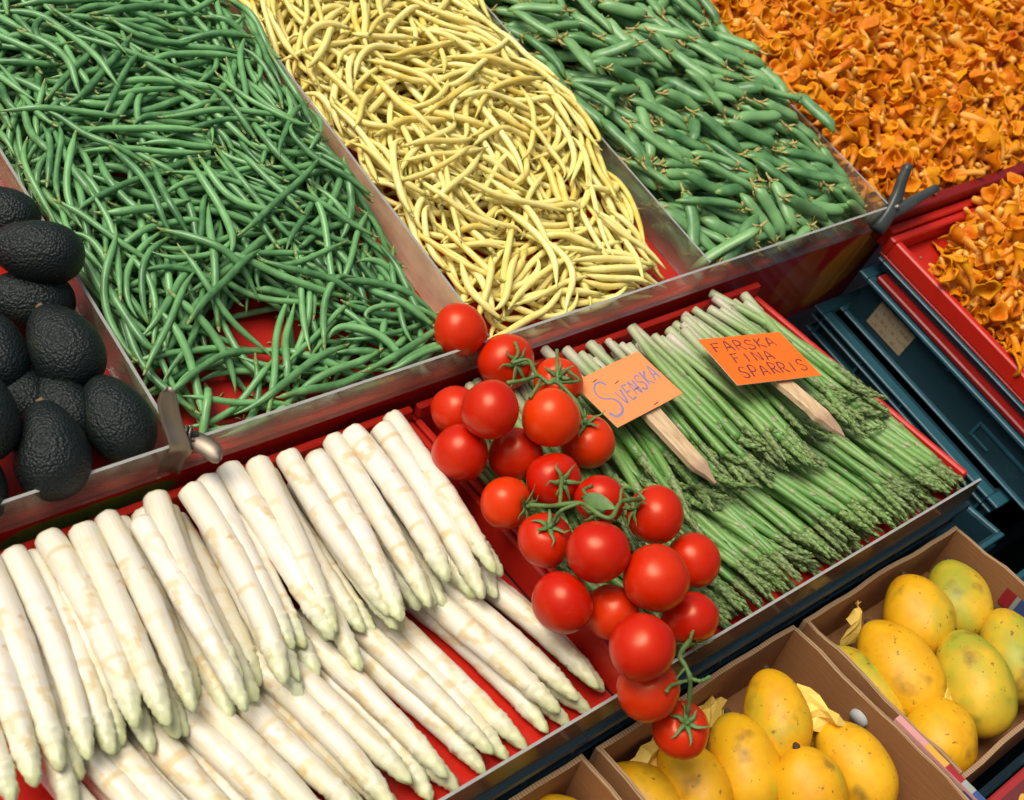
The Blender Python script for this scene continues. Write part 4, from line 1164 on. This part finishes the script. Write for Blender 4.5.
for i, (k_, x, y, z, R) in enumerate(TOM):
    if k_ == 'L':
        t = thing('tomato', 'single loose red tomato in the front corner of the green beans against the clear strip', 'tomato', (x, y, z - R))
        add_tomato(t, (x, y, z - R), (x, y, z), R, (.3, .6, -.7), 40, False).name = 'fruit'; continue
    t, b = tb[k_]; add_tomato(t, b, (x, y, z), R, AX[i], 40 + i, i in SHOWCAL)
STEMS = {'A': [([(.7346,.4674,.062),(.7455,.4579,.07),(.7349,.4345,.076),(.7282,.4113,.085),(.7376,.4071,.085),(.7424,.3847,.08),(.7436,.3683,.07)], .0019),
               ([(.7282,.4113,.085),(.7244,.4222,.086),(.7048,.4204,.09),(.6856,.4244,.09)], .0018), ([(.7235,.418,.085),(.710,.408,.09),(.6950,.4000,.088)], .0017), ([(.7376,.4071,.085),(.7491,.4242,.09),(.7639,.4417,.09)], .0017),
               ([(.7376,.4071,.085),(.7700,.4080,.075),(.7780,.4300,.066)], .0016), ([(.7600,.4930,.0600),(.7480,.4750,.064),(.7346,.4674,.062)], .0018)],
         'B': [([(.6387,.3162,.05),(.645,.3018,.06),(.6434,.289,.075),(.6532,.2767,.085),(.6532,.2652,.09),(.6525,.2504,.095),(.6599,.2454,.095),(.6824,.2572,.09),(.698,.2584,.085),(.716,.2600,.075)], .0020),
               ([(.6434,.289,.075),(.6604,.3055,.07),(.6797,.3227,.06)], .0018), ([(.6532,.2767,.085),(.6400,.2833,.075),(.6390,.2860,.058)], .0017), ([(.6647,.2788,.085),(.6713,.2899,.08),(.6900,.2960,.070)], .0016),
               ([(.6824,.2572,.09),(.695,.268,.092),(.706,.262,.090),(.708,.250,.088)], .0014)],
         'C': [([(.6926,.1436,.02),(.6647,.133,.03),(.6606,.1214,.03),(.6598,.1132,.025),(.6616,.1078,.01),(.6620,.1030,-.005),(.6640,.1010,-.017)], .0021),
               ([(.6598,.1132,.025),(.6656,.1065,.025),(.6765,.1049,.025)], .0017), ([(.6624,.1134,.02),(.6405,.1161,.025),(.6309,.1137,.025)], .0016), ([(.6606,.1214,.03),(.640,.118,.012),(.634,.112,-.002)], .0013), ([(.6926,.1436,.02),(.705,.150,.020),(.716,.146,.022)], .0016)]}
for k_, L in STEMS.items():
    t, b = tb[k_]; ps = []
    for pts, r in L:
        C = spline(pts, 8 * len(pts)); s = np.linspace(0, 1, len(C))
        V, F, _ = tube(C, r * (1 + .25 * np.exp(-((s - 1) / .08) ** 2) + .12 * np.sin(s * 30)), 8); ps.append((V, F))
    V, F = join(ps); part('vine_stem', V, F, 'tomato_stem', t, b)
# small folded leaf on the middle truss
t, b = tb['B']; V = []; F = []
o0 = np.array((.655, .279, .090)); dl = np.array((.020, -.026, .006)); wl = np.array((.006, .005, .002))
for i in range(7):
    f = i / 6; wv = math.sin(PI * f ** .8) * 1.0
    for q in (-1, 0, 1): V.append(o0 + dl * f + wl * q * wv + np.array((0, 0, -.003 * (1 - abs(q)) - .006 * f * f)))
for i in range(6):
    for q in range(2): F.append((i * 3 + q, i * 3 + q + 1, i * 3 + q + 4, i * 3 + q + 3))
part('leaf', np.array(V), F, 'tomato_stem', t, b)

# ================================================================== avocados
def pear(a, bR, seed, neck=.28):
    r_ = np.random.default_rng(seed); n, k = 30, 36; V = []; F = []
    ph = r_.uniform(0, 6, 3)
    for i in range(n):
        th = .02 + (PI - .04) * i / (n - 1); s = math.cos(th)            # s=+1 narrow end
        rad = bR * math.sin(th) * (1 - neck * .5 * (s + 1) * .9 + .06 * (1 - s))
        for j in range(k):
            q = j / k * 2 * PI; w_ = 1 + .020 * math.sin(2 * q + ph[0]) + .014 * math.sin(3 * q + ph[1] + th * 2)
            V.append((a * s, rad * w_ * math.cos(q), rad * w_ * math.sin(q)))
    for i in range(n - 1):
        for j in range(k):
            q = (j + 1) % k; F.append((i * k + j, (i + 1) * k + j, (i + 1) * k + q, i * k + q))
    F.append(tuple(range(k))); F.append(tuple(range((n - 1) * k, n * k))[::-1])
    return np.array(V), F
AVO = [(.366,.745,.078,150,.042,.0300,0,'top avocado leaning over the clear divider beside the green beans'),
       (.352,.652,.056,95,.043,.0325,10,'avocado against the divider, halfway along the avocado bin'),
       (.352,.726,.036,156,.042,.031,0,'avocado partly hidden, just below the one that leans over the divider'),
       (.300,.672,.045,74,.042,.030,0,'avocado cut by the left edge, its brown stalk end facing the back'),
       (.368,.830,.040,136,.040,.030,0,'uppermost avocado at the left edge, behind all the others'),
       (.3655,.574,.042,93,.043,.0315,12,'avocado in the front corner beside the steel clamp'),
       (.333,.606,.034,91,.040,.028,0,'avocado squeezed behind the one beside the steel clamp'),
       (.301,.561,.046,78,.044,.0325,14,'avocado behind the front strip, left of the corner one'),
       (.258,.600,.066,74,.043,.032,0,'dark green avocado on top of the pile at the left edge'),
       (.306,.636,.028,92,.040,.027,0,'avocado mostly hidden in the middle of the pile'),
       (.232,.562,.036,85,.042,.031,0,'lowest avocado in the left corner behind the front strip'),
       (.285,.742,.032,30,.040,.030,0,'avocado in the shade at the left edge, below the uppermost one')]
for i, (x, y, z, az, a_, bR, el, lab) in enumerate(AVO):
    V, F = pear(a_, bR, 60 + i)
    rot = Matrix.Rotation(R_(az), 4, 'Z') @ Matrix.Rotation(R_(-el), 4, 'Y')
    t = thing('avocado', lab, 'avocado', (x, y, z), MU, 'avocados heaped in the left bin', rot)
    part('fruit', V, F, 'avocado_skin', t)
    V, F, _ = tube([(a_ * .97, 0, 0), (a_ * 1.01, 0, 0), (a_ * 1.05, .001, .001)], [.0042, .0038, .0030], 9); part('stalk', V, F, 'avocado_stalk', t)

# ================================================================== mangoes
def mango_mesh(a, bR, cR, seed):
    r_ = np.random.default_rng(seed); n, k = 30, 36; V = []; F = []; ph = r_.uniform(0, 6, 3); hk = r_.uniform(.05, .12)
    for i in range(n):
        th = .02 + (PI - .04) * i / (n - 1); s = math.cos(th)
        w0 = math.sin(th) * (1 - .10 * s)
        for j in range(k):
            q = j / k * 2 * PI; w_ = 1 + .030 * math.sin(2 * q + ph[0]) + .024 * math.sin(3 * q + ph[1] + 2 * th) + .016 * math.sin(2 * q + 5 * th + ph[2])
            V.append((a * s, bR * w0 * w_ * math.cos(q) + hk * a * (s * s - .4) * .8, cR * w0 * w_ * math.sin(q)))
    for i in range(n - 1):
        for j in range(k):
            q = (j + 1) % k; F.append((i * k + j, (i + 1) * k + j, (i + 1) * k + q, i * k + q))
    F.append(tuple(range(k))); F.append(tuple(range((n - 1) * k, n * k))[::-1])
    return np.array(V), F
G1, G2, G3 = 'mangoes in the box under the hanging tomato', 'mangoes in the box at the right edge', 'mangoes in the bottom edge box'
MANGO = [(.816,.080,-.112,60,.046,.0315,.030,18,0,G1,'tall yellow mango at the back of the left box, left of the standing tissue'),
         (.757,.064,-.124,66,.048,.0315,.030,14,0,G1,'yellow mango with a green tinge just right of the hanging tomato'),
         (.704,.076,-.134,80,.046,.031,.030,8,0,G1,'yellow mango directly below the hanging tomato'),
         (.788,.008,-.118,84,.042,.034,.032,40,0,G1,'yellow mango with a dark stalk scar at the bottom edge of the left box'),
         (.856,.002,-.124,84,.048,.032,.030,10,0,G1,'yellow mango half covered by yellow tissue at the left box right wall'),
         (.658,.096,-.142,106,.040,.028,.027,0,0,G1,'yellow mango in the left corner of the left box'),
         (.570,.105,-.140,97,.040,.028,.028,0,0,G3,'yellow mango just showing in the bottom edge box'),
         (1.068,.086,-.116,66,.045,.0355,.034,20,0,G2,'smooth golden mango at the back of the right box, against the back wall'),
         (1.144,.078,-.126,56,.046,.0350,.033,18,1,G2,'speckled mango in the back right corner of the right box'),
         (.995,.052,-.122,78,.056,.0360,.034,6,0,G2,'long yellow mango lying left of the middle of the right box'),
         (.955,.060,-.142,84,.054,.0300,.029,4,1,G2,'greenish mango along the left wall of the right box'),
         (.966,-.024,-.124,30,.041,.0345,.033,10,0,G2,'round golden mango in the front left corner of the right box'),
         (1.052,-.004,-.116,62,.056,.0375,.034,12,1,G2,'large green mottled mango in the middle of the right box'),
         (1.132,-.006,-.120,58,.052,.0360,.034,12,1,G2,'green tinged mango at the right edge of the picture'),
         (.90,.0,-.3,0,.01,.01,.01,0,0,G2,'')]
for i, (x, y, z, az, a_, bR, cR, el, gr, grp, lab) in enumerate(MANGO[:-1]):
    V, F = mango_mesh(a_ * 1.05, bR * 1.06, cR * 1.05, 80 + i)
    rot = Matrix.Rotation(R_(az), 4, 'Z') @ Matrix.Rotation(R_(-el), 4, 'Y')
    t = thing('mango', lab, 'mango', (x, y, z), MW, grp, rot)
    part('fruit', V, F, 'mango_skin_greenish' if gr else 'mango_skin', t)
    hk = 0.0
    Pk = V[:36].mean(0); V, F, _ = tube([Pk - (.001, 0, 0), Pk + (.002, 0, 0), Pk + (.004, .001, 0)], [.0040, .0034, .0022], 8); part('stalk', V, F, 'mango_stalk', t)
# yellow tissue between the fruit
def tissue(label, c, u, v_, nu, seed, amp=.006):
    r_ = np.random.default_rng(seed); c = np.array(c); u = np.array(u); v_ = np.array(v_); nr = np.cross(u, v_); nr /= np.linalg.norm(nr); V = []; F = []; n = nu
    Z = r_.normal(0, amp, (n, n)); Z = (Z + np.roll(Z, 1, 0) + np.roll(Z, 1, 1)) / 1.7
    for i in range(n):
        for j in range(n):
            a_, b_ = i / (n - 1) * 2 - 1, j / (n - 1) * 2 - 1
            rag = 1 + .12 * math.sin(i * 3.1 + seed) * math.sin(j * 2.3)
            V.append(c + u * a_ * rag + v_ * b_ * rag + nr * Z[i, j] + np.array((0, 0, -.012 * (a_ * a_ + b_ * b_))))
    for i in range(n - 1):
        for j in range(n - 1): F.append((i * n + j, (i + 1) * n + j, (i + 1) * n + j + 1, i * n + j + 1))
    o = solo('tissue_paper', V, F, 'tissue', smooth=False)
    md = o.modifiers.new('thickness', 'SOLIDIFY'); md.thickness = .0006
    return tag(o, label, 'tissue', )
tissue('crumpled yellow tissue standing up between two mangoes by the white plug', (.852, .046, -.104), (.010, -.034, -.006), (.006, .010, .026), 7, 3)
tissue('yellow tissue flap behind the hanging tomato in the left corner', (.690, .118, -.128), (.032, .004, 0), (.002, .016, .008), 6, 4, .004)
tissue('yellow tissue scrap behind the tall mango at the back of the left box', (.770, .122, -.128), (.034, .002, .002), (.002, .012, .010), 6, 5, .004)
tissue('yellow tissue scrap in the middle of the right box between the mangoes', (1.018, .030, -.116), (.014, -.022, .002), (.010, .008, .012), 6, 6, .004)
tissue('yellow tissue corner above the round golden mango', (1.003, .000, -.104), (.020, .006, .004), (-.004, .014, .006), 6, 7, .003)
tissue('yellow tissue at the back wall of the right box left of the golden mango', (1.010, .122, -.120), (.012, .004, .0), (.002, .010, .020), 6, 8, .003)
tissue('yellow tissue in the bottom left of the left box', (.648, .060, -.126), (.020, -.012, 0), (.008, .020, -.004), 6, 9, .004)

# ================================================================== shreds of stalk and leaf lying about
ps = []; T = []; Rn = []
def shred(x, y, z, L, r):
    a_ = rng.uniform(0, 2 * PI); bend = rng.normal(0, .9); s = np.linspace(0, 1, 6); th = a_ + bend * s
    P = np.column_stack([x + np.cumsum(np.cos(th)) * L / 6, y + np.cumsum(np.sin(th)) * L / 6, z + r + .0012 * np.sin(s * 3)])
    V, F, tt = tube(P, r * np.array([.4, 1, 1.1, .9, .7, .2]), 5, flat_=.5); ps.append((V, F)); T.append(tt); Rn.append(np.full(len(V), rng.random()))
for (xa, xb, ya, yb, n) in ((.41, .74, .540, .70, 60), (.76, 1.085, .540, .68, 50), (1.50, 1.75, .44, .488, 18)):
    for q in range(n): shred(rng.uniform(xa, xb), rng.uniform(ya, yb), .0006 if xa < 1.4 else -.0195, rng.uniform(.004, .014), rng.uniform(.0005, .0011))
V, F = join(ps)
tag(solo('plant_scraps', V, F, 'bean_green_stalk', MU, attrs={'t': np.concatenate(T), 'rnd': np.concatenate(Rn)}), 'tiny green and straw coloured plant scraps scattered on the red boards', 'scraps', None, 'stuff')

# ================================================================== signs
GL = {'S': [[(.92, .86), (.72, 1.0), (.38, 1.0), (.12, .84), (.14, .64), (.40, .53), (.70, .45), (.90, .28), (.82, .08), (.52, -.02), (.20, .02), (.04, .16)]],
      'V': [[(.02, 1), (.45, 0), (.95, 1)]], 'E': [[(.12, 1), (.10, 0), (.85, .02)], [(.12, .52), (.72, .54)], [(.12, 1), (.88, .98)]],
      'N': [[(.08, 0), (.10, 1), (.84, .02), (.88, 1)]], 'K': [[(.10, 1), (.08, 0)], [(.86, .98), (.14, .45), (.92, .0)]],
      'A': [[(.0, 0), (.46, 1), (.98, 0)], [(.18, .34), (.82, .36)]], 'F': [[(.16, 1), (.10, 0)], [(.0, .98), (.95, 1.0)], [(.02, .52), (.72, .54)]],
      'R': [[(.10, 0), (.12, 1), (.60, 1), (.86, .80), (.66, .54), (.12, .48)], [(.42, .50), (.95, .0)]], 'I': [[(.5, 1), (.48, 0)]],
      'P': [[(.10, 0), (.14, 1), (.66, 1), (.90, .78), (.68, .50), (.14, .46)]]}
GL['Ä'] = GL['A'] + [[(.24, 1.16), (.28, 1.24)], [(.66, 1.18), (.70, 1.25)]]
def ribbon(P, wdt, lift, n=None):
    P = spline(P, max(8, 7 * len(P))) if len(P) > 2 else np.array([P[0] + (P[1] - P[0]) * f for f in np.linspace(0, 1, 5)])
    T = np.gradient(P, axis=0); T /= np.linalg.norm(T, axis=1)[:, None] + 1e-9; Nn = np.stack([-T[:, 1], T[:, 0]], 1)
    ww = wdt * (1 + .25 * np.sin(np.linspace(0, 5, len(P)) + P[0, 0] * 900))
    V = []; F = []
    for p, q, w_ in zip(P, Nn, ww): V += [(*(p - q * w_ / 2), lift), (*(p + q * w_ / 2), lift)]
    for i in range(len(P) - 1): F.append((2 * i, 2 * i + 2, 2 * i + 3, 2 * i + 1))
    return np.array(V), F
def write(text, x, y, hh, adv, wdt, slope=0., rise=0., seed=0, lift=.0011):
    r_ = np.random.default_rng(seed); ps = []
    for i, ch in enumerate(text):
        s_ = hh * r_.uniform(.92, 1.06); ox = x + adv * i + r_.normal(0, .0003); oy = y + rise * adv * i + r_.normal(0, .0004)
        for q, st in enumerate(GL[ch]):
            P = np.array([(ox + a_ * adv * .74 + b_ * s_ * slope + r_.normal(0, .0002), oy + b_ * s_ + r_.normal(0, .0002)) for a_, b_ in st])
            ps.append(ribbon(P, wdt, lift + .00004 * ((i * 3 + q) % 5)))
    return join(ps)
def stake(pts_c, wid, th, L, tipL):
    """flat wooden stake along -y from y=0, pointed at the end"""
    sec = [(0, 1, 1), (L * .3, 1, 1), (L * .6, 1.0, 1), (L - tipL, .97, 1), (L - tipL * .75, .80, .9), (L - tipL * .4, .48, .7), (L, .05, .25)]
    V = []; ed = []
    for (y, a_, b_) in sec:
        for (sx, sz) in ((-1, -.8), (-.9, -1), (.9, -1), (1, -.8), (1, .8), (.9, 1), (-.9, 1), (-1, .8)):
            V.append((sx * wid / 2 * a_ + .0012 * math.sin(y * 300 + sx), -y, sz * th / 2 * b_)); ed.append(1. if y > L - tipL * .9 else (.35 if y > L - tipL * 1.05 else 0.))
    F = []
    for i in range(len(sec) - 1):
        for j in range(8): F.append((i * 8 + j, i * 8 + (j + 1) % 8, i * 8 + 8 + (j + 1) % 8, i * 8 + 8 + j))
    F.append(tuple(range(8))[::-1]); F.append(tuple(range(len(sec) * 8 - 8, len(sec) * 8)))
    return np.array(V), F, ed
def sign(label, BL, BR, TL, w_, h_, card, texts, ink, staples, stk):
    BL, BR, TL = Vector(BL), Vector(BR), Vector(TL)
    X = (BR - BL).normalized(); Y0 = (TL - BL); Z = X.cross(Y0).normalized(); Y = Z.cross(X)
    t = thing('price_sign', label, 'sign', BL)
    R3 = Matrix((X, Y, Z)).transposed().to_4x4(); t.matrix_world = Matrix.Translation(BL) @ R3
    n = 9; V = []; F = []; mi = []
    V, F = box(0, w_, 0, h_, 0, .0009); mi = [0, 0, 1, 1, 1, 1]
    part('card', V, F, [card, 'card_edge'], t, mi=mi, smooth=False)
    for (V, F) in texts: part('lettering', V, F, ink, t, smooth=False)
    for (x, y, a_) in staples:
        d_ = np.array((math.cos(a_), math.sin(a_))) * .0035; V, F, _ = tube([(x - d_[0], y - d_[1], .0010), (x - d_[0] * .8, y - d_[1] * .8, .0014), (x + d_[0] * .8, y + d_[1] * .8, .0014), (x + d_[0], y + d_[1], .0010)], .00035, 5)
        part('staple', V, F, 'staple', t)
    (sx, sy, ang, L, tipL, wid, pitch) = stk
    V, F, ed = stake(None, wid, .008, L, tipL)
    mt = Matrix.Translation((sx, sy, -.0055)) @ Matrix.Rotation(ang, 4, 'Z') @ Matrix.Rotation(pitch, 4, 'X'); Mn = np.array(mt)
    V = V @ Mn[:3, :3].T + Mn[:3, 3]
    part('stake', V, F, 'stake_wood', t, attrs={'edge': ed}, smooth=False)
    return t
tx = [write('S', .004, .012, .044, .030, .0026, .18, 0, 1), write('VENSKA', .0305, .0200, .0185, .0112, .0020, .12, .16, 2)]
sign('pale orange card reading Svenska on a wooden stake beside the tomatoes', (.803, .3675, .032), (.9028, .3729, .036), (.7991, .4373, .0358), .100, .070, 'faded_orange_card', tx, 'blue_ink',
     [(.024, .060, .15), (.045, .047, .2), (.058, .030, .1), (.062, .004, .1)], (.0565, .030, .0, .128, .030, .021, .10))
tx = [write('FÄRSKA', .010, .0595, .0165, .0148, .0017, .05, .0, 3), write('FINA', .022, .0365, .0155, .0145, .0017, .05, .0, 4), write('SPARRIS', .016, .0105, .0180, .0134, .0017, .10, .02, 5)]
sign('bright orange card reading Färska fina sparris on a split wooden stake', (.970, .3544, .0379), (1.0808, .3238, .0369), (.9924, .4359, .0294), .115, .085, 'orange_card', tx, 'dark_ink', [],
     (.062, .030, .30, .118, .036, .022, .12))
